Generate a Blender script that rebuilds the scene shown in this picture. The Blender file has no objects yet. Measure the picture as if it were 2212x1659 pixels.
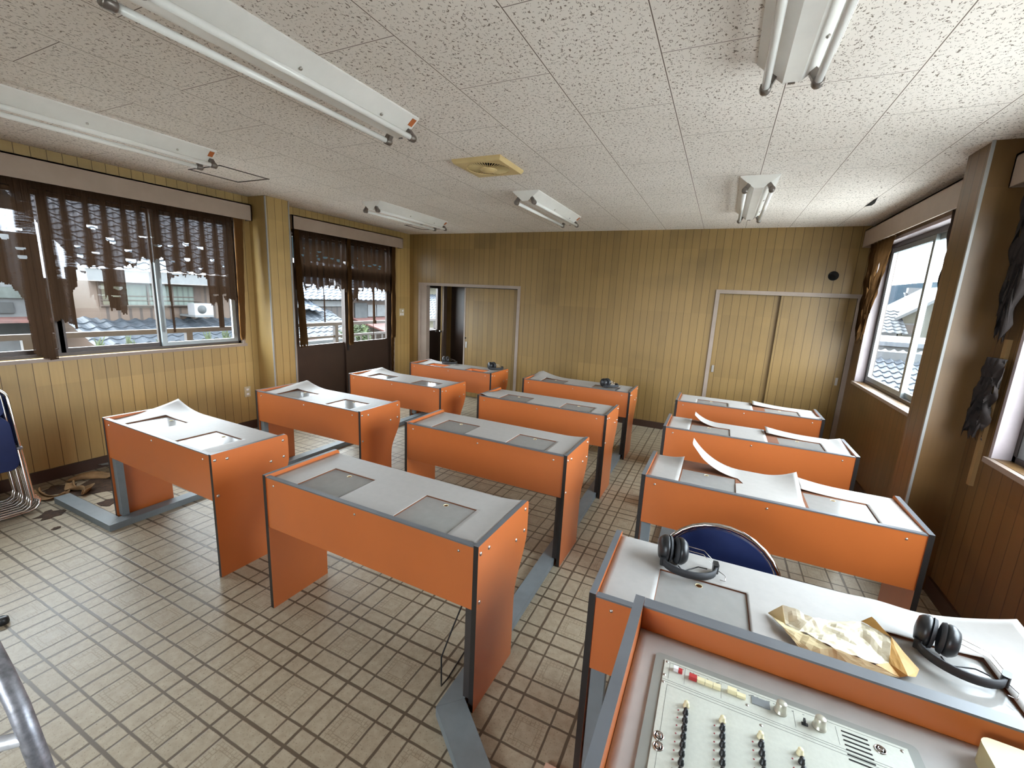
import bpy, bmesh, math, random
from mathutils import Vector, Matrix, noise
random.seed(7)
sc = bpy.context.scene
COL = sc.collection
PI = math.pi

# ------------------------------------------------------------------ camera
cd = bpy.data.cameras.new('camera')
cam = bpy.data.objects.new('camera', cd)
COL.objects.link(cam)
cd.sensor_width = 36.0
cd.lens = 940.009 / 2212 * 36
cd.clip_start = 0.05
cd.clip_end = 400
_R = Vector((0.90095708, 0.43117794, 0.04859964))
_D = Vector((0.12792157, -0.15691569, -0.97929237))
_F = Vector((-0.41462322, 0.88851733, -0.19653126))
M = Matrix((_R, -_D, -_F)).transposed().to_4x4()
M.translation = Vector((0, 0, 1.6947))
cam.matrix_world = M
sc.camera = cam

# ------------------------------------------------------------------ colour management
sc.view_settings.view_transform = 'Standard'
sc.view_settings.look = 'None'
sc.view_settings.gamma = 1.0
sc.view_settings.use_curve_mapping = False
sc.view_settings.exposure = 1.42
cy = sc.cycles
cy.use_denoising = True
cy.max_bounces = 10
cy.diffuse_bounces = 6
cy.glossy_bounces = 4
cy.transparent_max_bounces = 24
cy.transmission_bounces = 6
cy.sample_clamp_indirect = 6.0
cy.caustics_reflective = False
cy.caustics_refractive = False

# ------------------------------------------------------------------ node helper
class NT:
    def __init__(s, tree):
        s.t = tree
    def n(s, typ, **kw):
        nd = s.t.nodes.new(typ)
        ins = kw.pop('ins', {})
        for k, v in kw.items():
            setattr(nd, k, v)
        for k, v in ins.items():
            if isinstance(v, bpy.types.NodeSocket):
                s.t.links.new(v, nd.inputs[k])
            else:
                nd.inputs[k].default_value = v
        return nd
    def m(s, op, a, b=None, c=None):
        nd = s.t.nodes.new('ShaderNodeMath')
        nd.operation = op
        for i, v in enumerate((a, b, c)):
            if v is None:
                continue
            if isinstance(v, bpy.types.NodeSocket):
                s.t.links.new(v, nd.inputs[i])
            else:
                nd.inputs[i].default_value = v
        return nd.outputs[0]
    def mix(s, f, a, b):
        nd = s.t.nodes.new('ShaderNodeMix')
        nd.data_type = 'RGBA'
        for i, v in ((0, f), (6, a), (7, b)):
            if isinstance(v, bpy.types.NodeSocket):
                s.t.links.new(v, nd.inputs[i])
            else:
                nd.inputs[i].default_value = (*v, 1) if isinstance(v, tuple) and len(v) == 3 else v
        return nd.outputs[2]
    def coord(s):
        tc = s.t.nodes.new('ShaderNodeTexCoord')
        sep = s.t.nodes.new('ShaderNodeSeparateXYZ')
        s.t.links.new(tc.outputs['Object'], sep.inputs[0])
        return tc.outputs['Object'], sep.outputs[0], sep.outputs[1], sep.outputs[2]
    def noise(s, vec, scale, detail=2, rough=.5, dist=0):
        nd = s.n('ShaderNodeTexNoise', ins={'Vector': vec, 'Scale': scale, 'Detail': detail, 'Roughness': rough, 'Distortion': dist})
        return nd.outputs['Fac'] if 'Fac' in nd.outputs else nd.outputs[0]
    def vmul(s, vec, v):
        nd = s.n('ShaderNodeVectorMath', operation='MULTIPLY')
        s.t.links.new(vec, nd.inputs[0]); nd.inputs[1].default_value = v
        return nd.outputs[0]
    def ramp(s, f, a, b):
        nd = s.n('ShaderNodeMapRange', ins={'From Min': a, 'From Max': b})
        nd.clamp = True
        s.t.links.new(f, nd.inputs[0])
        return nd.outputs[0]

def srgb(r, g, b):
    f = lambda c: (c/255/12.92) if c/255 <= .04045 else ((c/255+.055)/1.055)**2.4
    return (f(r), f(g), f(b))

# ------------------------------------------------------------------ world: overcast bright sky
w = bpy.data.worlds.new('sky'); sc.world = w; w.use_nodes = True
wt = NT(w.node_tree)
bg = w.node_tree.nodes['Background']
tc = wt.n('ShaderNodeTexCoord')
sep = wt.n('ShaderNodeSeparateXYZ', ins={'Vector': tc.outputs['Generated']})
cl = wt.noise(tc.outputs['Generated'], 3.0, 4, .55)
skyc = wt.mix(wt.ramp(cl, .35, .65), (0.72, 0.86, 1.0), (1.0, 1.0, 1.0))
hor = wt.ramp(sep.outputs[2], -.05, .0)
fin = wt.mix(hor, (0.25, 0.27, 0.25), skyc)
w.node_tree.links.new(fin, bg.inputs[0])
bg.inputs[1].default_value = 9.0

# ------------------------------------------------------------------ daylight portals in the window openings
def portal(name, loc, rot, sx, sy):
    l = bpy.data.lights.new(name, 'AREA'); l.shape = 'RECTANGLE'; l.size = sx; l.size_y = sy
    l.cycles.is_portal = True
    o = bpy.data.objects.new(name, l); COL.objects.link(o); o.location = loc; o.rotation_euler = rot
    return o
portal('daylight_portal', (-5.02, 1.68, 1.70), (0, -PI/2, 0), 1.33, 2.98)
portal('daylight_portal', (-5.02, 4.79, 1.62), (0, -PI/2, 0), 1.42, 1.86)
portal('daylight_portal', (-1.15, -1.85, 1.625), (-PI/2, 0, PI), 1.5, 1.15)  # serves the unseen window added behind the camera
portal('daylight_portal', (1.54, 4.78, 1.69), (0, PI/2, 0), 1.42, 2.05)
portal('daylight_portal', (1.54, 2.09, 1.69), (0, PI/2, 0), 1.42, 1.98)

# ------------------------------------------------------------------ materials
MATS = {}
def pbsdf(name):
    m = bpy.data.materials.new(name); m.use_nodes = True
    MATS[name] = m
    return m, NT(m.node_tree), m.node_tree.nodes['Principled BSDF']

def simple(name, col, rough=.5, metal=0.0, var=.06, vs=6.0, spec=.5, bump=0, bs=60):
    m, t, b = pbsdf(name)
    v, x, y, z = t.coord()
    n_ = t.noise(v, vs, 4, .6)
    dark = tuple(c*(1-var*2.2) for c in col); lite = tuple(min(1, c*(1+var)) for c in col)
    c = t.mix(t.ramp(n_, .3, .7), dark, lite)
    t.t.links.new(c, b.inputs['Base Color'])
    b.inputs['Roughness'].default_value = rough
    b.inputs['Metallic'].default_value = metal
    b.inputs['Specular IOR Level'].default_value = spec
    if bump:
        bm_ = t.n('ShaderNodeBump', ins={'Strength': bump, 'Distance': .002, 'Height': t.noise(v, bs, 3)})
        t.t.links.new(bm_.outputs[0], b.inputs['Normal'])
    return m

def plank(name, axis, col, groove, off=0.0, stain=.55):
    m, t, b = pbsdf(name)
    v, x, y, z = t.coord()
    s = t.m('ADD', x if axis == 'x' else y, off + 20*.0909)
    q = t.m('DIVIDE', s, .0909)
    fr = t.m('FRACT', q); idx = t.m('FLOOR', q)
    e = t.m('MINIMUM', fr, t.m('SUBTRACT', 1.0, fr))
    g = t.m('LESS_THAN', e, .022)
    wn = t.n('ShaderNodeTexWhiteNoise', noise_dimensions='1D'); t.t.links.new(idx, wn.inputs['W'])
    # pieces of veneer with straight ends
    zi = t.m('FLOOR', t.m('ADD', t.m('MULTIPLY', z, 1.25), t.m('MULTIPLY', wn.outputs[0], .0)))
    pi = t.m('FLOOR', t.m('DIVIDE', s, .3636))
    cmb = t.n('ShaderNodeCombineXYZ', ins={'X': pi, 'Y': zi})
    wn2 = t.n('ShaderNodeTexWhiteNoise', noise_dimensions='2D'); t.t.links.new(cmb.outputs[0], wn2.inputs['Vector'])
    grain = t.noise(t.vmul(v, (60, 60, 3)), 1.0, 3, .6)
    big = t.noise(t.vmul(v, (.8, .8, 1.6)), 1.0, 3, .5)
    tone = t.m('ADD', t.m('MULTIPLY', t.m('SUBTRACT', wn.outputs[0], .5), .14),
               t.m('ADD', t.m('MULTIPLY', t.m('SUBTRACT', wn2.outputs[0], .5), .20), t.m('MULTIPLY', t.m('SUBTRACT', grain, .5), .22)))
    tone = t.m('ADD', tone, 1.0)
    vm = t.n('ShaderNodeVectorMath', operation='SCALE'); vm.inputs[0].default_value = col
    t.t.links.new(tone, vm.inputs['Scale'])
    c = t.mix(t.m('MULTIPLY', t.ramp(big, .52, .75), stain), vm.outputs[0], tuple(k*.42 for k in col))
    c = t.mix(g, c, groove)
    t.t.links.new(c, b.inputs['Base Color'])
    b.inputs['Roughness'].default_value = .42
    h = t.m('SUBTRACT', 1.0, g)
    bp_ = t.n('ShaderNodeBump', ins={'Strength': .6, 'Distance': .003, 'Height': h})
    t.t.links.new(bp_.outputs[0], b.inputs['Normal'])
    return m

WALLC = srgb(168, 140, 88)
plank('panel_x', 'x', srgb(134, 107, 62), srgb(66, 46, 22), 0, .4)
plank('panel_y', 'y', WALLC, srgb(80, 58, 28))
plank('panel_y_dark', 'y', srgb(108, 80, 46), srgb(52, 36, 18), .03, .85)  # right-wall panelling: its weaker light put into a darker colour
plank('panel_x_dark', 'x', srgb(120, 88, 56), srgb(55, 38, 22), .03, .8)

# floor vinyl
def floor_mat():
    m, t, b = pbsdf('floor_vinyl')
    v, x, y, z = t.coord()
    P = .3145; c = .0815/P
    warp = t.m('MULTIPLY', t.m('SUBTRACT', t.noise(v, 14, 2), .5), .004)
    dists = []; ps = []
    for s, o in ((x, -1.276), (y, 1.184)):
        p = t.m('FRACT', t.m('DIVIDE', t.m('ADD', t.m('ADD', s, -o + 60*P), warp), P))
        ps.append(p)
        seam = t.m('MINIMUM', p, t.m('SUBTRACT', 1.0, p))
        edge = t.m('ABSOLUTE', t.m('SUBTRACT', seam, c))
        dists.append(t.m('MINIMUM', t.m('SUBTRACT', seam, .006), edge))
    hw = .0038/P
    dx, dy = dists
    lx = t.m('SUBTRACT', 1.0, t.ramp(dx, hw*.8, hw*1.5))
    ly = t.m('SUBTRACT', 1.0, t.ramp(dy, hw*.95, hw*1.7))
    line = t.m('MAXIMUM', lx, ly)
    # medallion ornament
    cx = t.m('ABSOLUTE', t.m('SUBTRACT', ps[0], .5)); cyv = t.m('ABSOLUTE', t.m('SUBTRACT', ps[1], .5))
    ch = t.m('MAXIMUM', cx, cyv)
    band = t.m('MULTIPLY', t.m('GREATER_THAN', ch, .125), t.m('LESS_THAN', ch, .205))
    vor = t.n('ShaderNodeTexVoronoi', feature='DISTANCE_TO_EDGE', ins={'Scale': 60.0, 'Randomness': .25})
    t.t.links.new(v, vor.inputs['Vector'])
    orn = t.m('MULTIPLY', band, t.m('LESS_THAN', vor.outputs['Distance'], .09))
    ring = t.m('LESS_THAN', t.m('ABSOLUTE', t.m('SUBTRACT', ch, .122)), .006)
    orn = t.m('MAXIMUM', orn, ring)
    spk = t.noise(v, 130, 3, .7)
    mott = t.noise(v, 30, 4, .6)
    base = t.mix(t.ramp(mott, .3, .7), srgb(148, 136, 116), srgb(168, 157, 136))
    base = t.mix(t.m('MULTIPLY', t.m('GREATER_THAN', spk, .62), .7), base, srgb(104, 90, 70))
    base = t.mix(t.m('MULTIPLY', orn, .42), base, srgb(104, 88, 66))
    dirt = t.noise(v, 1.4, 5, .65)
    base = t.mix(t.m('MULTIPLY', t.ramp(dirt, .5, .8), .35), base, srgb(120, 104, 84))
    col = t.mix(t.m('MULTIPLY', line, .96), base, srgb(84, 72, 57))
    t.t.links.new(col, b.inputs['Base Color'])
    t.t.links.new(t.m('ADD', t.m('MULTIPLY', mott, .2), .33), b.inputs['Roughness'])
    bb = t.n('ShaderNodeBump', ins={'Strength': .35, 'Distance': .002, 'Height': t.m('SUBTRACT', 1.0, line)})
    t.t.links.new(bb.outputs[0], b.inputs['Normal'])
    return m
floor_mat()

def ceil_mat():
    m, t, b = pbsdf('ceiling_board')
    v, x, y, z = t.coord()
    S = .455; P = .9122
    q = t.m('DIVIDE', t.m('ADD', x, .7923 + 20*S), S)
    fx = t.m('FRACT', q); ix = t.m('FLOOR', q)
    par = t.m('MODULO', ix, 2.0)       # even index -> odd half step
    yy = t.m('ADD', t.m('DIVIDE', t.m('ADD', y, -1.9266 + 20*P), P), t.m('MULTIPLY', t.m('SUBTRACT', 1.0, par), .5))
    fy = t.m('FRACT', yy)
    ex = t.m('MULTIPLY', t.m('MINIMUM', fx, t.m('SUBTRACT', 1.0, fx)), S)
    ey = t.m('MULTIPLY', t.m('MINIMUM', fy, t.m('SUBTRACT', 1.0, fy)), P)
    line = t.m('MAXIMUM', t.m('SUBTRACT', 1.0, t.ramp(ex, .0014, .0026)), t.m('MULTIPLY', t.m('SUBTRACT', 1.0, t.ramp(ey, .0014, .0026)), .9))
    # worm holes: short stretches of contour lines, and pin holes
    n1 = t.noise(t.vmul(v, (1.55, .75, 1)), 50, 1.5, .5, .8)
    n2 = t.noise(v, 66, 0, .5)
    worm = t.m('MULTIPLY', t.m('LESS_THAN', t.m('ABSOLUTE', t.m('SUBTRACT', n1, .5)), .031), t.m('GREATER_THAN', n2, .545))
    vor = t.n('ShaderNodeTexVoronoi', ins={'Scale': 58.0, 'Randomness': 1.0}); t.t.links.new(v, vor.inputs['Vector'])
    sepc = t.n('ShaderNodeSeparateColor'); t.t.links.new(vor.outputs['Color'], sepc.inputs[0])
    pin = t.m('MULTIPLY', t.m('LESS_THAN', vor.outputs['Distance'], .10), t.m('GREATER_THAN', sepc.outputs[0], .3))
    hole = t.m('MAXIMUM', worm, pin)
    hole = t.m('MULTIPLY', hole, t.m('GREATER_THAN', t.m('MINIMUM', ex, ey), .006))
    big = t.noise(v, .9, 3, .5)
    base = t.mix(t.ramp(big, .35, .7), srgb(222, 214, 206), srgb(234, 227, 220))
    c = t.mix(t.m('MULTIPLY', hole, .8), base, srgb(84, 66, 50))
    c = t.mix(t.m('MULTIPLY', line, .9), c, srgb(80, 60, 46))
    t.t.links.new(c, b.inputs['Base Color'])
    b.inputs['Roughness'].default_value = .9
    b.inputs['Specular IOR Level'].default_value = .15
    return m
ceil_mat()

ORANGE = srgb(184, 99, 45)
simple('orange_laminate', ORANGE, .33, var=.03, vs=3, bump=.05, bs=400)
MATS['orange_laminate'].node_tree.nodes['Principled BSDF'].inputs['Coat Weight'].default_value = .55
MATS['orange_laminate'].node_tree.nodes['Principled BSDF'].inputs['Coat Roughness'].default_value = .38
simple('black_edging', srgb(34, 30, 28), .45)
simple('grey_edging', srgb(100, 102, 106), .4, var=.05)
simple('white_laminate', srgb(168, 164, 160), .5, var=.02, vs=30)
simple('board_core', srgb(120, 72, 44), .8)
simple('tray_orange', srgb(222, 134, 78), .35, var=.03)
simple('device_grey', srgb(128, 132, 134), .5, var=.1)
simple('device_key', srgb(196, 198, 192), .5)
simple('steel_screw', srgb(190, 186, 180), .3, .9)
simple('grey_paint', srgb(116, 124, 128), .45, var=.06, vs=10)
simple('post_shaded', srgb(58, 52, 50), .5)  # shadow on the middle-row posts put into their colour
simple('chrome', srgb(205, 202, 200), .12, 1.0, var=.02)
simple('dull_steel', srgb(140, 140, 146), .42, .6, var=.22, vs=60)
simple('bright_steel', srgb(196, 196, 200), .35, .35, var=.15, vs=40)
simple('blue_vinyl', srgb(26, 40, 84), .6, var=.06, spec=.25)
simple('black_plastic', srgb(30, 31, 33), .38)
simple('charcoal_pad', srgb(48, 49, 52), .7)
simple('trim_paint', srgb(150, 134, 122), .5, var=.05)
simple('white_reveal', srgb(176, 166, 170), .5)
simple('pelmet_paint', srgb(158, 140, 126), .55, var=.04)
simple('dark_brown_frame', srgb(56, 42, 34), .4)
simple('bronze_frame', srgb(70, 62, 58), .35, .4)
simple('alu_frame', srgb(150, 158, 160), .35, .5)
simple('fixture_white', srgb(228, 226, 222), .35, var=.03)
simple('tube_glass', srgb(240, 240, 238), .12, var=.01)
simple('socket_brown', srgb(112, 104, 98), .28, .4)
simple('sticker_orange', srgb(180, 100, 50), .6)
simple('vent_cream', srgb(204, 180, 130), .45, var=.05)
simple('dark_hole', srgb(14, 12, 10), .9)
simple('baseboard_brown', srgb(62, 42, 32), .4)
simple('console_plate', srgb(196, 197, 186), .42, var=.03, vs=120)
simple('console_bezel', srgb(138, 139, 133), .5, var=.03)
simple('print_grey', srgb(110, 112, 108), .6)
simple('intercom_cream', srgb(186, 174, 132), .45)
simple('cream_plastic', srgb(228, 216, 176), .4)
simple('red_plastic', srgb(176, 50, 52), .35)
simple('white_plastic', srgb(235, 232, 236), .35)
simple('knob_silver', srgb(190, 186, 170), .3, .5)
simple('led_red', srgb(150, 50, 60), .4)
simple('paper_cream', srgb(206, 188, 146), .6, var=.08, vs=14)
simple('paper_pale', srgb(208, 198, 174), .55, var=.05, vs=18)
simple('paper_amber', srgb(182, 138, 72), .6, var=.12, vs=20)
simple('rag_tan', srgb(150, 118, 80), .85, var=.2, vs=12)
simple('rag_brown', srgb(58, 40, 27), .9, var=.25, vs=9)
simple('rag_black', srgb(40, 32, 30), .9, var=.2)
simple('dirt', srgb(66, 46, 30), .95, var=.3, vs=30)
simple('batten_wood', srgb(150, 120, 78), .6)
simple('pink_board', srgb(196, 160, 140), .6, var=.05)
simple('plate_ivory', srgb(190, 178, 150), .5)
simple('ext_white', srgb(120, 122, 124), .8, var=.08)
simple('ext_unit', srgb(160, 160, 164), .7)
simple('ext_wood', srgb(92, 72, 60), .8, var=.15, vs=4)
simple('ext_wood_dark', srgb(60, 52, 48), .8, var=.15)
simple('ext_tile', srgb(76, 84, 94), .55, var=.2, vs=8)
simple('ext_tile_light', srgb(104, 116, 132), .5, var=.12, vs=8)
simple('ext_red', srgb(112, 60, 50), .6, var=.2)
simple('ext_beige', srgb(112, 106, 84), .85, var=.08)
simple('ext_concrete', srgb(72, 76, 78), .85, var=.2)
simple('ext_glass', srgb(98, 108, 106), .25, var=.15)
simple('ext_rail', srgb(70, 54, 48), .5)
simple('ext_green', srgb(78, 96, 40), .8, var=.4, vs=5)
simple('ext_ground', srgb(190, 188, 182), .9, var=.2)
simple('ext_hill', srgb(88, 104, 116), 1.0, var=.12, vs=.05, spec=0)
simple('ext_block', srgb(58, 60, 60), .8, var=.25, vs=3)

def grooved(name, axis, period, col, dcol, w_=.15):
    m, t, b = pbsdf(name)
    v, x, y, z = t.coord()
    s = {'x': x, 'y': y, 'z': z}[axis]
    fr = t.m('FRACT', t.m('ADD', t.m('DIVIDE', s, period), 100.0))
    c = t.mix(t.m('LESS_THAN', fr, w_), col, dcol)
    t.t.links.new(c, b.inputs['Base Color']); b.inputs['Roughness'].default_value = .8
    return m
grooved('ext_siding', 'y', .22, srgb(110, 88, 72), srgb(70, 54, 44), .28)
grooved('ext_battens', 'y', .3, srgb(64, 54, 48), srgb(36, 30, 28), .3)
grooved('ext_curtain', 'y', .13, srgb(120, 132, 124), srgb(96, 108, 100), .35)
grooved('ext_redseam', 'y', .35, srgb(116, 62, 52), srgb(80, 42, 36), .14)

def schlick(t, k=1.0):
    lw = t.n('ShaderNodeLayerWeight', ins={'Blend': .5})
    return t.m('ADD', t.m('MULTIPLY', t.m('POWER', lw.outputs['Facing'], 5.0), .9*k), .045*k)
def glass_mat(name, tint, gl=.08, rough=.02):
    m = bpy.data.materials.new(name); m.use_nodes = True; MATS[name] = m
    nt = m.node_tree; nt.nodes.clear(); t = NT(nt)
    out = t.n('ShaderNodeOutputMaterial')
    tr = t.n('ShaderNodeBsdfTransparent', ins={'Color': (*tint, 1)})
    g = t.n('ShaderNodeBsdfGlossy', ins={'Color': (1, 1, 1, 1), 'Roughness': rough})
    fr = schlick(t, .22)
    mx = t.n('ShaderNodeMixShader', ins={0: fr, 1: tr.outputs[0], 2: g.outputs[0]})
    nt.links.new(mx.outputs[0], out.inputs[0])
    return m
glass_mat('window_glass', (.93, .95, .95))

def acrylic():
    m = bpy.data.materials.new('smoked_acrylic'); m.use_nodes = True; MATS['smoked_acrylic'] = m
    nt = m.node_tree; nt.nodes.clear(); t = NT(nt)
    out = t.n('ShaderNodeOutputMaterial')
    v, x, y, z = t.coord()
    tr = t.n('ShaderNodeBsdfTransparent', ins={'Color': (.8, .8, .8, 1)})
    d = t.n('ShaderNodeBsdfDiffuse')
    nt.links.new(t.mix(t.noise(v, 22, 4, .6), srgb(178, 176, 172), srgb(196, 194, 190)), d.inputs[0])
    m1 = t.n('ShaderNodeMixShader', ins={0: .5, 1: tr.outputs[0], 2: d.outputs[0]})
    g = t.n('ShaderNodeBsdfGlossy', ins={'Color': (.5, .5, .5, 1), 'Roughness': .12})
    fr = schlick(t)
    mx = t.n('ShaderNodeMixShader', ins={0: fr, 1: m1.outputs[0], 2: g.outputs[0]})
    nt.links.new(mx.outputs[0], out.inputs[0])
    return m
acrylic()

def cloth_mat(name, dark, sheer):
    # brown net curtain: attribute "layers" is how many layers of cloth lie behind one another
    m = bpy.data.materials.new(name); m.use_nodes = True; MATS[name] = m
    nt = m.node_tree; nt.nodes.clear(); t = NT(nt)
    out = t.n('ShaderNodeOutputMaterial')
    at = t.n('ShaderNodeAttribute', attribute_name='layers')
    v, x, y, z = t.coord()
    n_ = t.noise(t.vmul(v, (40, 40, 6)), 1.0, 3, .6)
    c = t.mix(n_, dark, tuple(k*1.5 for k in dark))
    d = t.n('ShaderNodeBsdfDiffuse'); nt.links.new(c, d.inputs[0])
    tl = t.n('ShaderNodeBsdfTranslucent'); nt.links.new(c, tl.inputs[0])
    m1 = t.n('ShaderNodeMixShader', ins={0: .25 if sheer < 1 else .3, 1: d.outputs[0], 2: tl.outputs[0]})
    tr = t.n('ShaderNodeBsdfTransparent', ins={'Color': (.9, .88, .92, 1)})
    wv = t.noise(t.vmul(v, (10, 10, 220)), 1.0, 2, .6)
    op = t.m('ADD', t.m('MULTIPLY', at.outputs['Fac'], 1.0 - sheer), sheer)
    op = t.m('MINIMUM', t.m('ADD', op, t.m('MULTIPLY', t.m('SUBTRACT', wv, .5), .12)), 1.0)
    mx = t.n('ShaderNodeMixShader', ins={1: tr.outputs[0], 2: m1.outputs[0]})
    nt.links.new(op, mx.inputs[0])
    nt.links.new(mx.outputs[0], out.inputs[0])
    return m
cloth_mat('curtain_net', srgb(42, 30, 21), .85)
cloth_mat('curtain_shred', srgb(66, 46, 26), 1.0)
cloth_mat('curtain_rag', srgb(112, 80, 48), 1.0)

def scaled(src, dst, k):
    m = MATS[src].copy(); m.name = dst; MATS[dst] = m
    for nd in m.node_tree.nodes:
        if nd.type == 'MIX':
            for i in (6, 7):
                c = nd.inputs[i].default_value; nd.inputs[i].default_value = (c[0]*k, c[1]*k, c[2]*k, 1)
for nm in list(MATS):  # outdoor colours darkened to offset the strong sky light on them
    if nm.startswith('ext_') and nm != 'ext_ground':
        scaled(nm, nm + '_far', .135)  # copy for the right-hand outdoors and the hills, darkened most
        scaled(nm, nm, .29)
# ------------------------------------------------------------------ mesh builder
class MB:
    def __init__(s):
        s.v = []; s.f = []; s.mi = []; s.sm = []
    def add(s, vs, fs, mi=0, smooth=False):
        o = len(s.v); s.v += [tuple(p) for p in vs]
        for f in fs:
            s.f.append(tuple(i+o for i in f)); s.mi.append(mi); s.sm.append(smooth)
        return s
    def box(s, x0, y0, z0, x1, y1, z1, mi=0):
        x0, x1 = sorted((x0, x1)); y0, y1 = sorted((y0, y1)); z0, z1 = sorted((z0, z1))
        vs = [(x0, y0, z0), (x1, y0, z0), (x1, y1, z0), (x0, y1, z0), (x0, y0, z1), (x1, y0, z1), (x1, y1, z1), (x0, y1, z1)]
        return s.add(vs, [(3, 2, 1, 0), (4, 5, 6, 7), (0, 1, 5, 4), (1, 2, 6, 5), (2, 3, 7, 6), (3, 0, 4, 7)], mi)
    def prism(s, prof, axis, a, b, micap=0, miside=0, smooth=False):
        # prof: list of 2D points (ccw) in the two other axes
        def P(u, v, t):
            return (t, u, v) if axis == 'x' else (u, t, v) if axis == 'y' else (u, v, t)
        n = len(prof)
        vs = [P(u, v, a) for u, v in prof] + [P(u, v, b) for u, v in prof]
        s.add(vs, [tuple(range(n))[::-1], tuple(range(n, 2*n))], micap)
        s.add(vs, [(i, (i+1) % n, n+(i+1) % n, n+i) for i in range(n)], miside, smooth)
        return s
    def tube(s, pts, r, n=10, cap=True, mi=0, rs=None):
        pts = [Vector(p) for p in pts]
        T = []
        for i in range(len(pts)):
            a = pts[max(0, i-1)]; b = pts[min(len(pts)-1, i+1)]
            T.append((b-a).normalized())
        u = T[0].orthogonal().normalized(); vs = []
        for i, p in enumerate(pts):
            if i:
                q = T[i-1].rotation_difference(T[i]); u = q @ u
            w_ = T[i].cross(u)
            rr = rs[i] if rs else r
            for k in range(n):
                a = 2*PI*k/n
                vs.append(p + (u*math.cos(a) + w_*math.sin(a))*rr)
        fs = []
        for i in range(len(pts)-1):
            for k in range(n):
                fs.append((i*n+k, i*n+(k+1) % n, (i+1)*n+(k+1) % n, (i+1)*n+k))
        s.add(vs, fs, mi, True)
        if cap:
            o = len(pts)-1
            s.add(vs[:n], [tuple(range(n))[::-1]], mi); s.add(vs[o*n:], [tuple(range(n))], mi)
        return s
    def lathe(s, prof, c=(0, 0, 0), ax=(0, 0, 1), n=24, mi=0, smooth=True):
        c = Vector(c); ax = Vector(ax).normalized(); u = ax.orthogonal().normalized(); w_ = ax.cross(u)
        vs = []
        for r, h in prof:
            for k in range(n):
                a = 2*PI*k/n
                vs.append(c + ax*h + (u*math.cos(a)+w_*math.sin(a))*max(r, 1e-5))
        fs = []
        for i in range(len(prof)-1):
            for k in range(n):
                fs.append((i*n+k, i*n+(k+1) % n, (i+1)*n+(k+1) % n, (i+1)*n+k))
        return s.add(vs, fs, mi, smooth)
    def build(s, name, mats, parent=None, **props):
        me = bpy.data.meshes.new(name)
        me.from_pydata(s.v, [], s.f)
        if isinstance(mats, str):
            mats = [mats]
        for m in mats:
            me.materials.append(MATS[m])
        me.polygons.foreach_set('material_index', s.mi)
        me.polygons.foreach_set('use_smooth', s.sm)
        bm = bmesh.new(); bm.from_mesh(me)
        bmesh.ops.recalc_face_normals(bm, faces=bm.faces)
        bm.to_mesh(me); bm.free()
        me.update()
        o = bpy.data.objects.new(name, me); COL.objects.link(o)
        if parent:
            o.parent = parent
        for k, v in props.items():
            o[k] = v
        return o

def empty(name, loc, label, cat, group=None, rz=0):
    o = bpy.data.objects.new(name, None); COL.objects.link(o)
    o.location = loc; o.rotation_euler = (0, 0, rz); o.empty_display_size = .05
    o['label'] = label; o['category'] = cat
    if group:
        o['group'] = group
    return o
def tag(o, label, cat, group=None, kind=None):
    o['label'] = label; o['category'] = cat
    if group: o['group'] = group
    if kind: o['kind'] = kind
    return o
def struct(mb, name, mats, parent=None):
    o = mb.build(name, mats, parent)
    if parent is None:
        o['kind'] = 'structure'
    return o
def kids(o):
    return [c for c in bpy.data.objects if c.parent == o]
def copy_tree(o, parent=None):
    c = o.copy(); COL.objects.link(c)
    if parent: c.parent = parent
    for ch in kids(o):
        copy_tree(ch, c)
    return c
def arc(cx, cz, r, a0, a1, n):
    return [(cx + r*math.cos(math.radians(a0+(a1-a0)*i/n)), cz + r*math.sin(math.radians(a0+(a1-a0)*i/n))) for i in range(n+1)]

# ================================================================== ROOM SHELL
XL, XR, YB, YN, ZC = -4.896, 1.39, 6.146, -1.7, 2.636
T = .13
struct(MB().box(XL-T, YN-T, -.1, XR+T, YB+1.5, 0), 'floor', 'floor_vinyl')
struct(MB().box(XL-T, YN-T, ZC, XR+T, YB+1.5, ZC+.08), 'ceiling', 'ceiling_board')

def wall_x(name, x0, x1, ya, yb, opens, mat):
    """wall slab normal to X with rectangular openings (y0,y1,z0,z1)"""
    mb = MB(); ys = ya
    for (a, b, z0, z1) in sorted(opens):
        mb.box(x0, ys, 0, x1, a, ZC)
        if z0 > 0: mb.box(x0, a, 0, x1, b, z0)
        mb.box(x0, a, z1, x1, b, ZC)
        ys = b
    mb.box(x0, ys, 0, x1, yb, ZC)
    return struct(mb, name, mat)
LW = (.18, 3.17, 1.025, 2.36)      # left window
LD = (3.86, 5.72, 0.0, 2.33)       # left sliding doors
RW1 = (3.75, 5.80, .98, 2.40)
RW2 = (1.10, 3.09, .98, 2.40)
wall_x('wall_left', XL-T, XL, YN, YB+.1, [LW, LD], 'panel_y')
wall_x('wall_right', XR, XR+T, YN, YB+.1, [RW1, RW2], 'panel_y_dark')
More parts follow.
